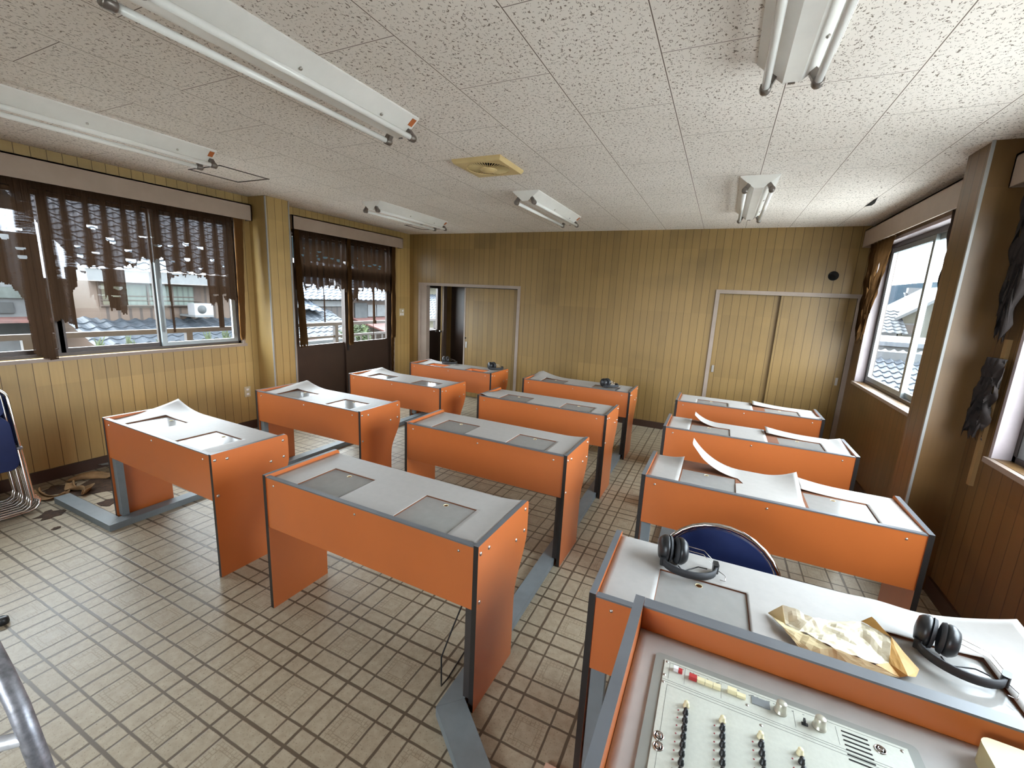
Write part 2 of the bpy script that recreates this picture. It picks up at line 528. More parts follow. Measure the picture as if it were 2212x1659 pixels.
# back wall with door opening and closet opening
DA = (-4.655, -2.845, 1.81); DC = (-.058, 1.345, 1.862)
mb = MB()
mb.box(XL, YB, 0, DA[0], YB+.1, ZC); mb.box(DA[0], YB, DA[2], DA[1], YB+.1, ZC)
mb.box(DA[1], YB, 0, DC[0], YB+.1, ZC); mb.box(DC[0], YB, DC[2], DC[1], YB+.1, ZC); mb.box(DC[1], YB, 0, XR, YB+.1, ZC)
struct(mb, 'wall_back', 'panel_x')
ADDED_WIN = (-1.9, -.4, 1.05, 2.2)  # unseen window behind the camera, added to brighten the front desks
mb = MB(); mb.box(XL-T, YN-T, 0, ADDED_WIN[0], YN, ZC); mb.box(ADDED_WIN[1], YN-T, 0, XR+T, YN, ZC); mb.box(ADDED_WIN[0], YN-T, 0, ADDED_WIN[1], YN, ADDED_WIN[2]); mb.box(ADDED_WIN[0], YN-T, ADDED_WIN[3], ADDED_WIN[1], YN, ZC)
struct(mb, 'wall_near', 'panel_x')
mb = MB()
for k in range(3):
    x = ADDED_WIN[0]+(ADDED_WIN[1]-ADDED_WIN[0]-.04)*k/2
    mb.box(x, YN-.09, ADDED_WIN[2], x+.04, YN-.05, ADDED_WIN[3])
mb.box(ADDED_WIN[0], YN-.09, ADDED_WIN[2], ADDED_WIN[1], YN-.05, ADDED_WIN[2]+.04); mb.box(ADDED_WIN[0], YN-.09, ADDED_WIN[3]-.04, ADDED_WIN[1], YN-.05, ADDED_WIN[3])
w5 = struct(mb, 'window_5', 'bronze_frame')
MB().box(ADDED_WIN[0], YN-.073, ADDED_WIN[2]+.04, ADDED_WIN[1], YN-.067, ADDED_WIN[3]-.04).build('window_pane', 'window_glass', w5)
# columns
struct(MB().box(XL, 3.34, 0, -4.615, 3.625, ZC), 'wall_left_pillar', 'panel_y')
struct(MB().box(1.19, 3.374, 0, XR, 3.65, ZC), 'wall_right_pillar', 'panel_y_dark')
tn = 0
def trim(mb, mat='trim_paint'):
    global tn
    tn += 1
    return struct(mb, 'trim_%d' % tn, mat)
simple('corner_bead', srgb(150, 150, 148), .4)
trim(MB().box(-4.621, 3.333, 0, -4.608, 3.346, ZC), 'corner_bead')
trim(MB().box(-4.621, 3.619, 0, -4.608, 3.632, ZC), 'corner_bead')
trim(MB().box(1.183, 3.367, 0, 1.196, 3.38, ZC), 'corner_bead')
# baseboards
struct(MB().box(XL, YN, 0, XL+.016, 3.34, .10), 'baseboard_left', 'baseboard_brown')
struct(MB().box(XL, 5.74, 0, XL+.016, YB, .10), 'baseboard_left_corner', 'baseboard_brown')
struct(MB().box(DA[1]+.05, YB-.016, 0, DC[0]-.05, YB, .09), 'baseboard_back', 'baseboard_brown')
struct(MB().box(XR-.016, YN, 0, XR, 3.374, .10), 'baseboard_right', 'baseboard_brown')
struct(MB().box(XR-.016, 3.65, 0, XR, YB, .10), 'baseboard_right_corner', 'baseboard_brown')
# door / closet casings
def casing(name, x0, x1, zt, w_=.045):
    mb = MB(); y0, y1 = YB-.014, YB+.1
    mb.box(x0-w_, y0, 0, x0, y1, zt); mb.box(x1, y0, 0, x1+w_, y1, zt); mb.box(x0-w_, y0, zt, x1+w_, y1, zt+w_)
    return struct(mb, name, 'trim_paint')
casing('door_1_frame', DA[0], DA[1], DA[2])
casing('door_2_frame', DC[0], DC[1], DC[2])
# jamb thickening of door 1's left side (the strike jamb)
trim(MB().box(DA[0], YB+.0, 0, DA[0]+.115, YB+.095, DA[2]))
# sliding panel of door 1
def sliding(name, x0, x1, y0, zt, mat='panel_x'):
    d = struct(MB().box(x0, y0, .01, x1, y0+.03, zt), name, mat)
    return d
d1 = sliding('door_1', -3.80, -2.85, YB+.03, 1.80)
MB().box(-3.806, YB+.022, .01, -3.782, YB+.034, 1.80).build('edge_strip', 'trim_paint', d1)
MB().box(-3.765, YB+.022, .83, -3.74, YB+.031, .93).build('door_pull', 'steel_screw', d1)
MB().lathe([(.0, .0), (.012, .0), (.012, .006), (0, .006)], (-3.77, YB+.03, .99), (0, -1, 0), 12).build('door_lock', 'dark_hole', d1)
d2 = sliding('door_2', -.058, .64, YB+.052, 1.862)
pl = MB().box(-.035, YB+.045, .86, -.008, YB+.055, .95).build('door_pull', 'steel_screw', d2)
d3 = sliding('door_3', .612, 1.345, YB+.018, 1.862)
MB().box(.61, YB+.012, .01, .63, YB+.02, 1.862).build('edge_strip', 'panel_x', d3)
MB().box(1.29, YB+.012, .86, 1.315, YB+.02, .95).build('door_pull', 'steel_screw', d3)
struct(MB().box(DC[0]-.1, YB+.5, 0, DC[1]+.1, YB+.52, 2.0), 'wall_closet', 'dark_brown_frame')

# little hallway behind door 1
mb = MB()
mb.box(XL-T, YB+.1, 0, XL, 6.50, ZC); mb.box(XL-T, 6.50, 1.86, XL, 7.17, ZC); mb.box(XL-T, 7.17, 0, XL, 7.45, ZC)
struct(mb, 'wall_hall_left', 'panel_y')
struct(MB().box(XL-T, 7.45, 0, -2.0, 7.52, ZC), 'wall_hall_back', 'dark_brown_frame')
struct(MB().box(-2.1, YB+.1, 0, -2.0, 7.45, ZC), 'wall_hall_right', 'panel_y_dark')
trim(MB().box(XL-.02, 7.15, 0, XL+.02, 7.26, 1.9))
hd = struct(MB().box(XL-.08, 6.50, 0, XL-.04, 7.15, 1.0).box(XL-.08, 6.50, 1.0, XL-.04, 6.62, 1.86).box(XL-.08, 7.03, 1.0, XL-.04, 7.15, 1.86).box(XL-.08, 6.62, 1.78, XL-.04, 7.03, 1.86), 'door_4', 'dark_brown_frame')
MB().box(XL-.063, 6.62, 1.0, XL-.057, 7.03, 1.78).build('door_pane', 'window_glass', hd)
MB().lathe([(0, 0), (.012, 0), (.012, .03), (.028, .04), (.03, .055), (.018, .068), (0, .07)], (XL-.04, 7.06, .965), (1, 0, 0), 16).build('door_knob', 'chrome', hd)

# ------------------------------------------------------------------ windows
def sash(parent, x, y0, y1, z0, z1, w_=.04, mat='alu_frame', wl=None, wr=None):
    mb = MB(); wl = wl or w_; wr = wr or w_
    mb.box(x-.014, y0, z0, x+.014, y0+wl, z1); mb.box(x-.014, y1-wr, z0, x+.014, y1, z1)
    mb.box(x-.014, y0+wl, z0, x+.014, y1-wr, z0+w_); mb.box(x-.014, y0+wl, z1-w_, x+.014, y1-wr, z1)
    s_ = mb.build('window_sash', mat, parent)
    MB().box(x-.003, y0+wl, z0+w_, x+.003, y1-wr, z1-w_).build('window_pane', 'window_glass', s_)
    return s_
# left window
y0, y1, z0, z1 = LW
mb = MB(); xa, xb = XL-T, XL-.03
mb.box(xa, y0, z0, xb, y0+.03, z1); mb.box(xa, y1-.03, z0, xb, y1, z1); mb.box(xa, y0, z0, xb, y1, z0+.025); mb.box(xa, y0, z1-.03, xb, y1, z1)
w1 = struct(mb, 'window_1', 'bronze_frame')
pw = (y1-y0-.06)/4
for i in range(4):
    a = y0+.03+pw*i - (.015 if i else 0); b = y0+.03+pw*(i+1) + (.015 if i < 3 else 0)
    sash(w1, -4.945 if i in (0, 3) else -4.975, a, b, z0+.025, z1-.03, .035, ['bronze_frame', 'bronze_frame', 'bronze_frame', 'alu_frame'][i], wl=.045, wr=.045)
struct(MB().box(XL-.03, y0-.02, z0-.03, XL+.035, y1+.03, z0-.002), 'window_1_sill', 'trim_paint')
struct(MB().box(XL-.03, y1-.003, z0, XL+.012, y1+.022, z1).box(XL-.03, y0-.022, z0, XL+.012, y0+.003, z1).box(XL-.03, y0, z1-.003, XL+.012, y1, z1+.022), 'window_1_casing', 'trim_paint')
# left sliding doors: lower dark panels, glass, transom
y0, y1, z0, z1 = LD
mb = MB()
mb.box(xa, y0, 0, xb, y0+.035, z1); mb.box(xa, y1-.035, 0, xb, y1, z1); mb.box(xa, y0, z1-.03, xb, y1, z1); mb.box(xa, y0, 1.88, xb, y1, 1.98); mb.box(xa, y0, 0, xb, y1, .02)
mb.box(xa, (y0+y1)/2-.025, 1.98, xb, (y0+y1)/2+.025, z1)
w2 = struct(mb, 'window_2', 'dark_brown_frame')
MB().box(-4.955, y0+.035, 1.98, -4.949, y1-.035, z1-.03).build('window_pane', 'window_glass', w2)
for i, (a, b, x) in enumerate(((y0+.035, 4.81, -4.975), (4.72, y1-.035, -4.94))):
    mb = MB()
    mb.box(x-.016, a, .02, x+.016, a+.07, 1.88); mb.box(x-.016, b-.09, .02, x+.016, b, 1.88)
    mb.box(x-.016, a+.07, 1.82, x+.016, b-.09, 1.88); mb.box(x-.016, a+.07, .02, x+.016, b-.09, .92)
    s_ = mb.build('door_leaf', 'dark_brown_frame', w2)
    MB().box(x-.003, a+.07, .92, x+.003, b-.09, 1.82).build('window_pane', 'window_glass', s_)
    if i == 1:
        MB().box(x-.01, a+.028, .80, x+.03, a+.052, .89).build('door_latch', 'black_plastic', s_)
struct(MB().box(XL-.03, y0-.022, 0, XL+.014, y0+.003, z1+.02).box(XL-.03, y1-.003, 0, XL+.014, y1+.022, z1+.02).box(XL-.03, y0, z1-.003, XL+.014, y1, z1+.022), 'window_2_casing', 'trim_paint')
# right windows
def rwin(idx, R_):
    y0, y1, z0, z1 = R_; xa, xb = XR+.07, XR+T
    mb = MB()
    mb.box(xa, y0, z0, xb, y0+.035, z1); mb.box(xa, y1-.035, z0, xb, y1, z1); mb.box(xa, y0, z0, xb, y1, z0+.03); mb.box(xa, y0, z1-.05, xb, y1, z1)
    wn_ = struct(mb, 'window_%d' % idx, 'bronze_frame')
    ym = (y0+y1)/2+.02
    sash(wn_, XR+.088, ym-.06, y1-.035, z0+.03, z1-.05, .045, 'alu_frame', wl=.05, wr=.07)
    sash(wn_, XR+.115, y0+.035, ym+.06, z0+.03, z1-.05, .045, 'alu_frame', wl=.05, wr=.07)
    struct(MB().box(XR-.03, y0-.02, z0-.03, XR+.07, y1+.02, z0-.002), 'window_%d_sill' % idx, 'trim_paint')
    struct(MB().box(XR-.008, y0-.02, z0, XR+.07, y0+.006, z1+.02).box(XR-.008, y1-.006, z0, XR+.07, y1+.02, z1+.02).box(XR-.008, y0, z1-.006, XR+.07, y1, z1+.02), 'window_%d_casing' % idx, 'white_reveal')
rwin(3, RW1); rwin(4, RW2)

# ------------------------------------------------------------------ pelmets (curtain boxes)
def pelmet(label, xw, sgn, y0, y1, z0, z1):
    xf = xw + sgn*.105
    mb = MB(); mb.box(xf-sgn*.012, y0, z0, xf, y1, z1); mb.box(xw, y0, z1-.012, xf, y1, z1)
    mb.box(xw, y0, z0, xf, y0+.012, z1); mb.box(xw, y1-.012, z0, xf, y1, z1)
    o = mb.build('curtain_pelmet', 'pelmet_paint'); tag(o, label, 'pelmet', 'painted curtain boxes above the windows')
    MB().tube([(xw+sgn*.06, y0+.012, z1-.035), (xw+sgn*.06, y1-.012, z1-.035)], .007, 8).build('curtain_rail', 'alu_frame', o)
pelmet('long greyish curtain box above the wide left window', XL, 1, -.02, 3.305, 2.372, 2.54)
pelmet('curtain box above the brown glazed sliding doors on the left wall', XL, 1, 3.815, 5.845, 2.372, 2.532)
pelmet('curtain box over the right window near the closet corner, with tattered brown rags below', XR, -1, 3.652, 6.11, 2.405, 2.585)
pelmet('curtain box cut by the right picture edge, on the near side of the right pillar', XR, -1, .95, 3.36, 2.39, 2.555)

# ------------------------------------------------------------------ curtains
def interp(P, y):
    if y <= P[0][0]: return P[0][1]
    for (a, za), (b, zb) in zip(P, P[1:]):
        if y <= b:
            return za if b == a else za + (zb-za)*(y-a)/(b-a)
    return P[-1][1]
def curtain(name, label, x0, ya, yb, ztop, prof, pleat, holes, amp=.014, dy=.006, dz=.0065, strips=(), mat='curtain_net', seed=1, always=(), scal=1.0):
    ny = int((yb-ya)/dy); zmin = min(p[1] for p in prof); zmin = min([zmin]+[s_[2] for s_ in strips])
    nz = int((ztop-zmin)/dz)
    mb = MB(); idx = {}; lay = []
    rnd = random.Random(seed)
    pj = [ya + pleat*(i+rnd.uniform(-.12, .12)) for i in range(int((yb-ya)/pleat)+2)]
    def layers(y, z):
        d = min(abs(y - (p_ + (ztop-z)*.012*math.sin(p_*9))) for p_ in pj)
        wd = .017 + .032*max(0, min(1, (ztop-z)/.9))
        v = max(0, min(1, 1.5 - d/wd)) if d < wd*1.5 else 0
        d2 = min(abs(y-p_-pleat*.45) for p_ in pj)
        if d2 < .010: v = max(v, .5)
        v = max(v, .28*max(0, math.sin(y*310+math.sin(y*40)*2)))
        for (a, b) in always:
            if a <= y <= b: v = 1
        if ztop - z < .075: v = 1
        return v
    def vert(i, k):
        if (i, k) in idx: return idx[(i, k)]
        y = ya+i*dy; z = ztop-k*dz
        L = layers(y, z)
        sway = .008*math.sin(y*7+seed)*(ztop-z)
        x = x0 + amp*math.sin(2*PI*(y-ya)/pleat) + L*.008*math.sin(y*420) + sway
        idx[(i, k)] = len(mb.v); mb.v.append((x, y, z)); lay.append(L)
        return idx[(i, k)]
    for i in range(ny):
        y = ya+(i+.5)*dy
        zb_ = interp(prof, y) + .010*math.sin(y*173) - .045*abs(math.sin(PI*(y-ya)/pleat*1.0))**2*scal + .02*scal
        for k in range(nz):
            z = ztop-(k+.5)*dz
            ok = z > zb_
            for (a, b, zs, a2, b2) in strips:    # slanting strips: y-range at the top (a,b) moves to (a2,b2) at the bottom zs
                t_ = (ztop-z)/(ztop-zs)
                if t_ <= 1 and a+(a2-a)*t_ <= y <= b+(b2-b)*t_ : ok = True
            if ok:
                for (hy, hz, hw, hh) in holes:
                    dyy = (y-hy)/(hw/2); dzz = (z-hz)/(hh/2)
                    if (dzz > -1 and dzz < .55 and dyy*dyy + (min(dzz, 0))**2 < 1): ok = False; break
            if ok:
                a = vert(i, k); b = vert(i+1, k); c = vert(i+1, k+1); d = vert(i, k+1)
                mb.f.append((a, b, c, d)); mb.mi.append(0); mb.sm.append(True)
    o = mb.build(name, mat)
    at = o.data.attributes.new('layers', 'FLOAT', 'POINT')
    at.data.foreach_set('value', lay)
    return tag(o, label, 'curtain', 'torn brown net curtains')
HW = [(1.925, 2.096, 0.075, 0.04), (2.033, 2.014, 0.058, 0.036), (2.047, 1.993, 0.052, 0.04), (1.812, 1.926, 0.052, 0.027), (1.821, 1.854, 0.052, 0.045), (1.827, 1.751, 0.081, 0.04), (1.926, 1.887, 0.058, 0.018), (2.171, 1.846, 0.075, 0.045), (2.156, 1.932, 0.052, 0.027), (2.281, 2.063, 0.058, 0.013), (2.388, 2.003, 0.052, 0.027), (2.496, 2.008, 0.046, 0.022), (2.632, 2.046, 0.052, 0.04), (2.767, 2.027, 0.052, 0.04), (2.636, 1.901, 0.046, 0.04), (2.506, 1.868, 0.035, 0.013), (2.874, 1.915, 0.052, 0.027), (2.984, 1.868, 0.041, 0.027), (2.52, 1.76, 0.075, 0.036), (2.65, 1.778, 0.046, 0.027), (2.771, 1.768, 0.041, 0.022), (2.051, 1.601, 0.07, 0.036), (2.031, 1.529, 0.058, 0.018), (2.882, 1.562, 0.046, 0.032), (2.974, 1.564, 0.052, 0.027), (1.48, 1.873, 0.052, 0.027), (1.484, 1.81, 0.046, 0.032), (1.484, 2.01, 0.041, 0.013), (1.401, 1.949, 0.052, 0.045), (2.754, 1.822, 0.035, 0.022), (2.354, 2.073, 0.035, 0.018)]
PL = [(.6, 1.5), (.9, 1.62), (1.2, 1.57), (1.34, 1.604), (1.418, 1.567), (1.455, 1.52), (1.46, 1.08), (1.50, 1.03), (1.60, 1.013), (1.604, 1.307), (1.655, 1.317), (1.70, 1.33), (1.742, 1.244), (1.745, 1.534), (1.772, 1.60), (1.784, 1.77), (1.828, 1.73), (1.952, 1.776), (1.954, 1.539), (1.973, 1.539), (1.99, 1.40), (2.10, 1.39), (2.112, 1.45), (2.114, 1.777), (2.18, 1.794), (2.217, 1.854), (2.43, 1.874), (2.432, 1.732), (2.453, 1.721), (2.48, 1.723), (2.524, 1.712), (2.566, 1.768), (2.663, 1.734), (2.692, 1.767), (2.794, 1.718), (2.812, 1.475), (2.899, 1.475), (2.95, 1.578), (3.0, 1.50), (3.08, 1.50)]
curtain('window_curtain', 'tattered brown net curtain hanging across the wide left window, ragged hem', -4.835, .35, 3.10, 2.40, PL, .128, HW,
        strips=((1.44, 1.47, 1.03, 1.50, 1.56), (2.42, 2.445, 1.19, 2.44, 2.47), (2.885, 2.915, 1.215, 2.90, 2.945)), seed=3, always=((1.50, 1.58),))
def gather(y0, y1, zt, y2, y3, zb, x, label, n=7, mat='curtain_shred'):
    """a gathered bundle of cloth: a folded sheet that narrows or spreads from top (y0..y1) to bottom (y2..y3)"""
    mb = MB(); ns = n*6; nz_ = 30
    for k in range(nz_+1):
        t_ = k/nz_
        for i in range(ns+1):
            s_ = i/ns
            y = (y0+(y1-y0)*s_)*(1-t_) + (y2+(y3-y2)*s_)*t_
            mb.v.append((x + .015*math.sin(s_*n*2*PI)+.004*math.sin(k*.8+i), y, zt+(zb-zt)*t_ + (.03*math.sin(i*1.7) if k == nz_ else 0)))
    for k in range(nz_):
        for i in range(ns):
            a = k*(ns+1)+i
            mb.f.append((a, a+1, a+ns+2, a+ns+1)); mb.mi.append(0); mb.sm.append(True)
    o = mb.build('curtain_edge', mat)
    return tag(o, label, 'curtain', 'gathered strips of brown curtain')
gather(3.12, 3.22, 2.40, 3.10, 3.16, 1.09, -4.826, 'tan gathered curtain strip at the pillar end of the wide left window', mat='curtain_rag')
HD = [(4.021, 2.168, 0.018, 0.017), (3.989, 2.079, 0.025, 0.017), (4.116, 2.117, 0.014, 0.014), (4.248, 2.148, 0.022, 0.014), (4.216, 2.096, 0.025, 0.014), (4.244, 2.057, 0.016, 0.025), (4.345, 2.087, 0.029, 0.02), (4.457, 2.08, 0.025, 0.011), (4.562, 2.068, 0.029, 0.025), (4.675, 2.048, 0.025, 0.028), (4.926, 2.133, 0.025, 0.014), (5.035, 2.091, 0.018, 0.014), (4.826, 2.026, 0.029, 0.014), (4.912, 2.033, 0.011, 0.011), (5.056, 2.042, 0.018, 0.017), (5.164, 2.043, 0.025, 0.017), (5.266, 2.067, 0.022, 0.017), (5.375, 2.055, 0.022, 0.02), (5.367, 2.018, 0.022, 0.014), (4.053, 1.716, 0.036, 0.022), (4.461, 1.711, 0.029, 0.022), (4.827, 1.692, 0.032, 0.017), (4.969, 1.7, 0.032, 0.022), (5.164, 1.699, 0.029, 0.025)]
HD = [(a, b, c*1.8, d*1.8) for a, b, c, d in HD]
PD1 = [(3.83, 1.60), (3.97, 1.72), (3.976, 1.692), (4.042, 1.652), (4.131, 1.726), (4.198, 1.643), (4.291, 1.697), (4.403, 1.709), (4.499, 1.683), (4.76, 1.66)]
PD2 = [(4.78, 1.53), (4.92, 1.521), (4.934, 1.634), (5.025, 1.686), (5.141, 1.723), (5.211, 1.642), (5.248, 1.71), (5.333, 1.696), (5.42, 1.674), (5.62, 1.669)]
curtain('door_curtain', 'left half of the brown curtain over the sliding doors, torn off above mid height', -4.862, 3.86, 4.745, 2.40, PD1, .098, HD, dy=.007, strips=((4.285, 4.305, 1.22, 4.29, 4.335),), seed=5)
curtain('door_curtain', 'right half of the brown curtain over the sliding doors, ragged lower edge', -4.862, 4.775, 5.66, 2.40, PD2, .098, HD, dy=.007, strips=((5.195, 5.222, .93, 5.215, 5.235), (5.21, 5.235, 1.18, 5.23, 5.27)), seed=8)
gather(3.85, 3.91, 2.40, 3.87, 3.99, .94, -4.826, 'tan gathered curtain strip hanging beside the left pillar over the sliding doors')
gather(4.70, 4.745, 2.40, 4.69, 4.78, .91, -4.826, 'tan gathered curtain strip hanging between the two glazed sliding doors')
gather(5.62, 5.69, 2.40, 5.60, 5.70, .96, -4.826, 'tan gathered curtain strip nearest the back corner of the left wall')
gather(5.60, 5.68, .96, 5.62, 5.66, .40, -4.84, 'thin pale curtain end trailing down beside the last sliding door', 3)
# right window rags
def rag(name, label, x, pts_top, pts_bot, zt, zb, n=5, mat='curtain_shred', jag=.12, seed=0, cat='curtain'):
    mb = MB(); ns = n*6; nz_ = 36; rnd = random.Random(seed)
    cut = [rnd.uniform(0, jag) for _ in range(ns+1)]
    for k in range(nz_+1):
        t_ = k/nz_
        for i in range(ns+1):
            s_ = i/ns
            y = (pts_top[0]+(pts_top[1]-pts_top[0])*s_)*(1-t_) + (pts_bot[0]+(pts_bot[1]-pts_bot[0])*s_)*t_
            z = zt+(zb-zt)*t_*(1-cut[i])
            mb.v.append((x + .014*math.sin(s_*n*2*PI+t_*2)+.007*math.sin(t_*19+i*2.1), y+.012*math.sin(t_*23+i), z))
    hol = lambda i, k: noise.noise(Vector((i*.35+seed, k*.11, seed))) > .33 and k > 8
    for k in range(nz_):
        for i in range(ns):
            if hol(i, k): continue
            a = k*(ns+1)+i
            mb.f.append((a, a+1, a+ns+2, a+ns+1)); mb.mi.append(0); mb.sm.append(True)
    o = mb.build(name, mat)
    return tag(o, label, cat, 'tattered curtain rags by the right wall')
rag('curtain_rag', 'dark gold-streaked curtain rag beside the far right window, near the closet', 1.338, (5.28, 5.96), (5.62, 5.95), 2.42, 1.35, 6, seed=2, jag=.35)
rag('curtain_rag', 'thin dark curtain rag against the far side of the right pillar', 1.338, (3.98, 4.12), (3.95, 4.02), 2.42, 1.35, 3, mat='rag_brown', seed=6, jag=.3)
rag('curtain_rag', 'brown curtain rag hanging at the left end of the right-edge window', 1.338, (3.06, 3.30), (3.15, 3.27), 2.42, 1.56, 4, mat='rag_black', seed=9, jag=.3)
rag('curtain_rag', 'black scrap of cloth hanging from the wall below the right-edge pelmet', 1.342, (3.10, 3.25), (3.15, 3.33), 1.50, 1.02, 3, mat='rag_black', seed=11, jag=.15)
o = MB().box(1.372, 3.19, .78, 1.3925, 3.225, 1.60).build('wood_batten', 'batten_wood'); tag(o, 'bare pale wood batten showing on the right wall beside the pillar', 'batten')

# ================================================================== CEILING FIXTURES
def fixture():
    t = empty('fluorescent_light', (0, 0, 0), '', 'ceiling light', 'twin-tube ceiling lights')
    L = 1.30
    prof = [(-.128, 0), (-.128, -.008), (-.030, -.088), (.030, -.088), (.128, -.008), (.128, 0)]
    MB().prism(prof, 'y', 0, L).build('housing', 'fixture_white', t)
    for s in (-1, 1):
        cx, cz = s*.086, -.100
        MB().lathe([(.0, 0), (.0145, 0), (.0145, L-.03), (0, L-.03)], (cx, .015, cz), (0, 1, 0), 16).build('fluorescent_tube', 'tube_glass', t)
        for e in (0, 1):
            ya = -.012 if e == 0 else L-.03
            mb = MB()
            mb.lathe([(0, 0), (.017, 0), (.021, .006), (.021, .036), (.018, .042), (0, .042)], (cx, ya, cz), (0, 1, 0), 16)
            mb.prism([(s*.052, -.068), (s*.072, -.052), (cx+s*.018, cz+.008), (cx-s*.016, cz-.004)][::1], 'y', ya+.006, ya+.034)
            mb.build('lamp_socket', 'socket_brown', t)
    MB().prism([(.085, -.0445), (.120, -.0160), (.121, -.0172), (.086, -.0457)], 'y', L-.045, L-.012).build('sticker', 'sticker_orange', t)
    MB().lathe([(0, 0), (.007, 0), (.007, .006), (0, .006)], (.07, L*.82, -.056), (.6, 0, -.8), 10).build('wing_screw', 'steel_screw', t)
    MB().lathe([(0, 0), (.007, 0), (.007, .006), (0, .006)], (.07, L*.45, -.056), (.6, 0, -.8), 10).build('wing_screw', 'steel_screw', t)
    MB().box(-.012, L-.004, -.093, .012, L+.003, -.086).build('end_clip', 'socket_brown', t)
    return t
proto = fixture()
FX = [(-1.775, .845, 'fluorescent ceiling light crossing the upper left of the picture, large and near'),
      (-3.61, .865, 'fluorescent ceiling light nearest the wide left window'),
      (-1.735, 3.80, 'small fluorescent ceiling light just beyond the round ceiling vent'),
      (-3.585, 3.84, 'fluorescent ceiling light in front of the brown sliding doors'),
      (.12, 3.77, 'fluorescent ceiling light seen end-on in front of the closet doors'),
      (.125, .82, 'fluorescent ceiling light cut off by the top picture edge on the right')]
for i, (x, y, lb) in enumerate(FX):
    o = proto if i == 0 else copy_tree(proto)
    o.location = (x, y, ZC); o['label'] = lb

# round louvre vent
v = empty('ceiling_vent', (-1.69, 3.025, ZC), 'square cream ceiling extractor vent with round louvres', 'vent')
hw = .195
pr = [(-hw, -.006), (-hw+.01, -.03), (hw-.01, -.03), (hw, -.006), (hw, 0), (-hw, 0)]
mb = MB()
n = 40; vs = []; fs = []
for k in range(n):
    a = 2*PI*k/n; ca, sa = math.cos(a), math.sin(a); m_ = max(abs(ca), abs(sa))
    vs += [((hw)*ca/m_, (hw)*sa/m_, 0), ((hw)*ca/m_, (hw)*sa/m_, -.012), ((hw-.012)*ca/m_, (hw-.012)*sa/m_, -.03), (.160*ca, .160*sa, -.03), (.153*ca, .153*sa, -.022)]
for k in range(n):
    a = k*5; b = ((k+1) % n)*5
    for j in range(4):
        fs.append((a+j, b+j, b+j+1, a+j+1))
mb.add(vs, fs)
mb.build('vent_plate', 'vent_cream', v)
MB().lathe([(0, 0), (.155, 0), (.155, .002), (0, .002)], (0, 0, -.006), (0, 0, 1), 32).build('vent_duct', 'dark_hole', v)
MB().lathe([(.0, -.052), (.028, -.052), (.045, -.048), (.048, -.040), (.058, -.040), (.066, -.034), (.066, -.02), (0, -.02)], (0, 0, 0), (0, 0, 1), 32).build('vent_hub', 'vent_cream', v)
mb = MB()
for k in range(44):
    a = 2*PI*k/44; ca, sa = math.cos(a), math.sin(a); px, py = -sa, ca
    w_ = .0017
    mb.add([(.06*ca-px*w_, .06*sa-py*w_, -.034), (.06*ca+px*w_, .06*sa+py*w_, -.034), (.156*ca+px*w_, .156*sa+py*w_, -.027), (.156*ca-px*w_, .156*sa-py*w_, -.027),
            (.06*ca-px*w_, .06*sa-py*w_, -.029), (.06*ca+px*w_, .06*sa+py*w_, -.029), (.156*ca+px*w_, .156*sa+py*w_, -.022), (.156*ca-px*w_, .156*sa-py*w_, -.022)],
           [(0, 1, 2, 3), (4, 7, 6, 5), (0, 4, 5, 1), (1, 5, 6, 2), (2, 6, 7, 3), (3, 7, 4, 0)])
mb.build('vent_louvres', 'vent_cream', v)
# inspection hatches
for (x0, y0, x1, y1, lb) in ((-4.31, 2.42, -3.87, 2.86, 'thin dark frame of the ceiling hatch near the left pillar'), (-4.31, 5.28, -3.90, 5.70, 'thin dark frame of the ceiling hatch near the back left corner')):
    mb = MB(); e = .012
    for a in ((x0, y0, x1, y0+e), (x0, y1-e, x1, y1), (x0, y0, x0+e, y1), (x1-e, y0, x1, y1)):
        mb.box(a[0], a[1], ZC-.005, a[2], a[3], ZC+.001)
    tag(mb.build('ceiling_hatch', 'bronze_frame'), lb, 'ceiling hatch', 'ceiling inspection hatches')
# gap in the ceiling boards by the right window
mb = MB(); mb.add([(1.020, 4.66, ZC-.003), (1.020, 5.05, ZC-.003), (1.048, 4.85, ZC-.014), (1.050, 4.95, ZC-.014)], [(0, 1, 3, 2)])
tag(mb.build('board_flap', 'dark_hole'), 'dark gap where a ceiling board edge has dropped near the far right window', 'ceiling gap')

# ------------------------------------------------------------------ wall fittings
def plate(name, label, cat, x, y, z, w_, h_, cells, mat='plate_ivory'):
    t = empty(name, (x, y, z), label, cat)
    MB().box(0, -w_/2, -h_/2, .008, w_/2, h_/2).build('cover_plate', mat, t)
    for (cy_, cz_, cw, ch_) in cells:
        MB().box(.008, cy_-cw/2, cz_-ch_/2, .012, cy_+cw/2, cz_+ch_/2).build('rocker', 'white_plastic', t)
plate('light_switch', 'ivory light switch plate between the sliding doors and the back corner', 'light switch', XL, 5.93, 1.345, .12, .12, [(.025, -.03, .025, .035), (-.025, -.03, .025, .035), (.02, .025, .03, .025)])
plate('power_outlet', 'small double power outlet low on the left wall beside the pillar', 'power outlet', XL, 3.178, .455, .07, .12, [(0, .027, .03, .022), (0, -.027, .03, .022)])
t = MB().lathe([(.0, .0005), (.040, .0005), (.042, .010), (.050, .010), (.052, 0)], (1.081, YB, 2.102), (0, -1, 0), 24).build('pipe_hole', 'dark_hole')
tag(t, 'round black pipe hole in the back wall above the closet', 'wall hole')

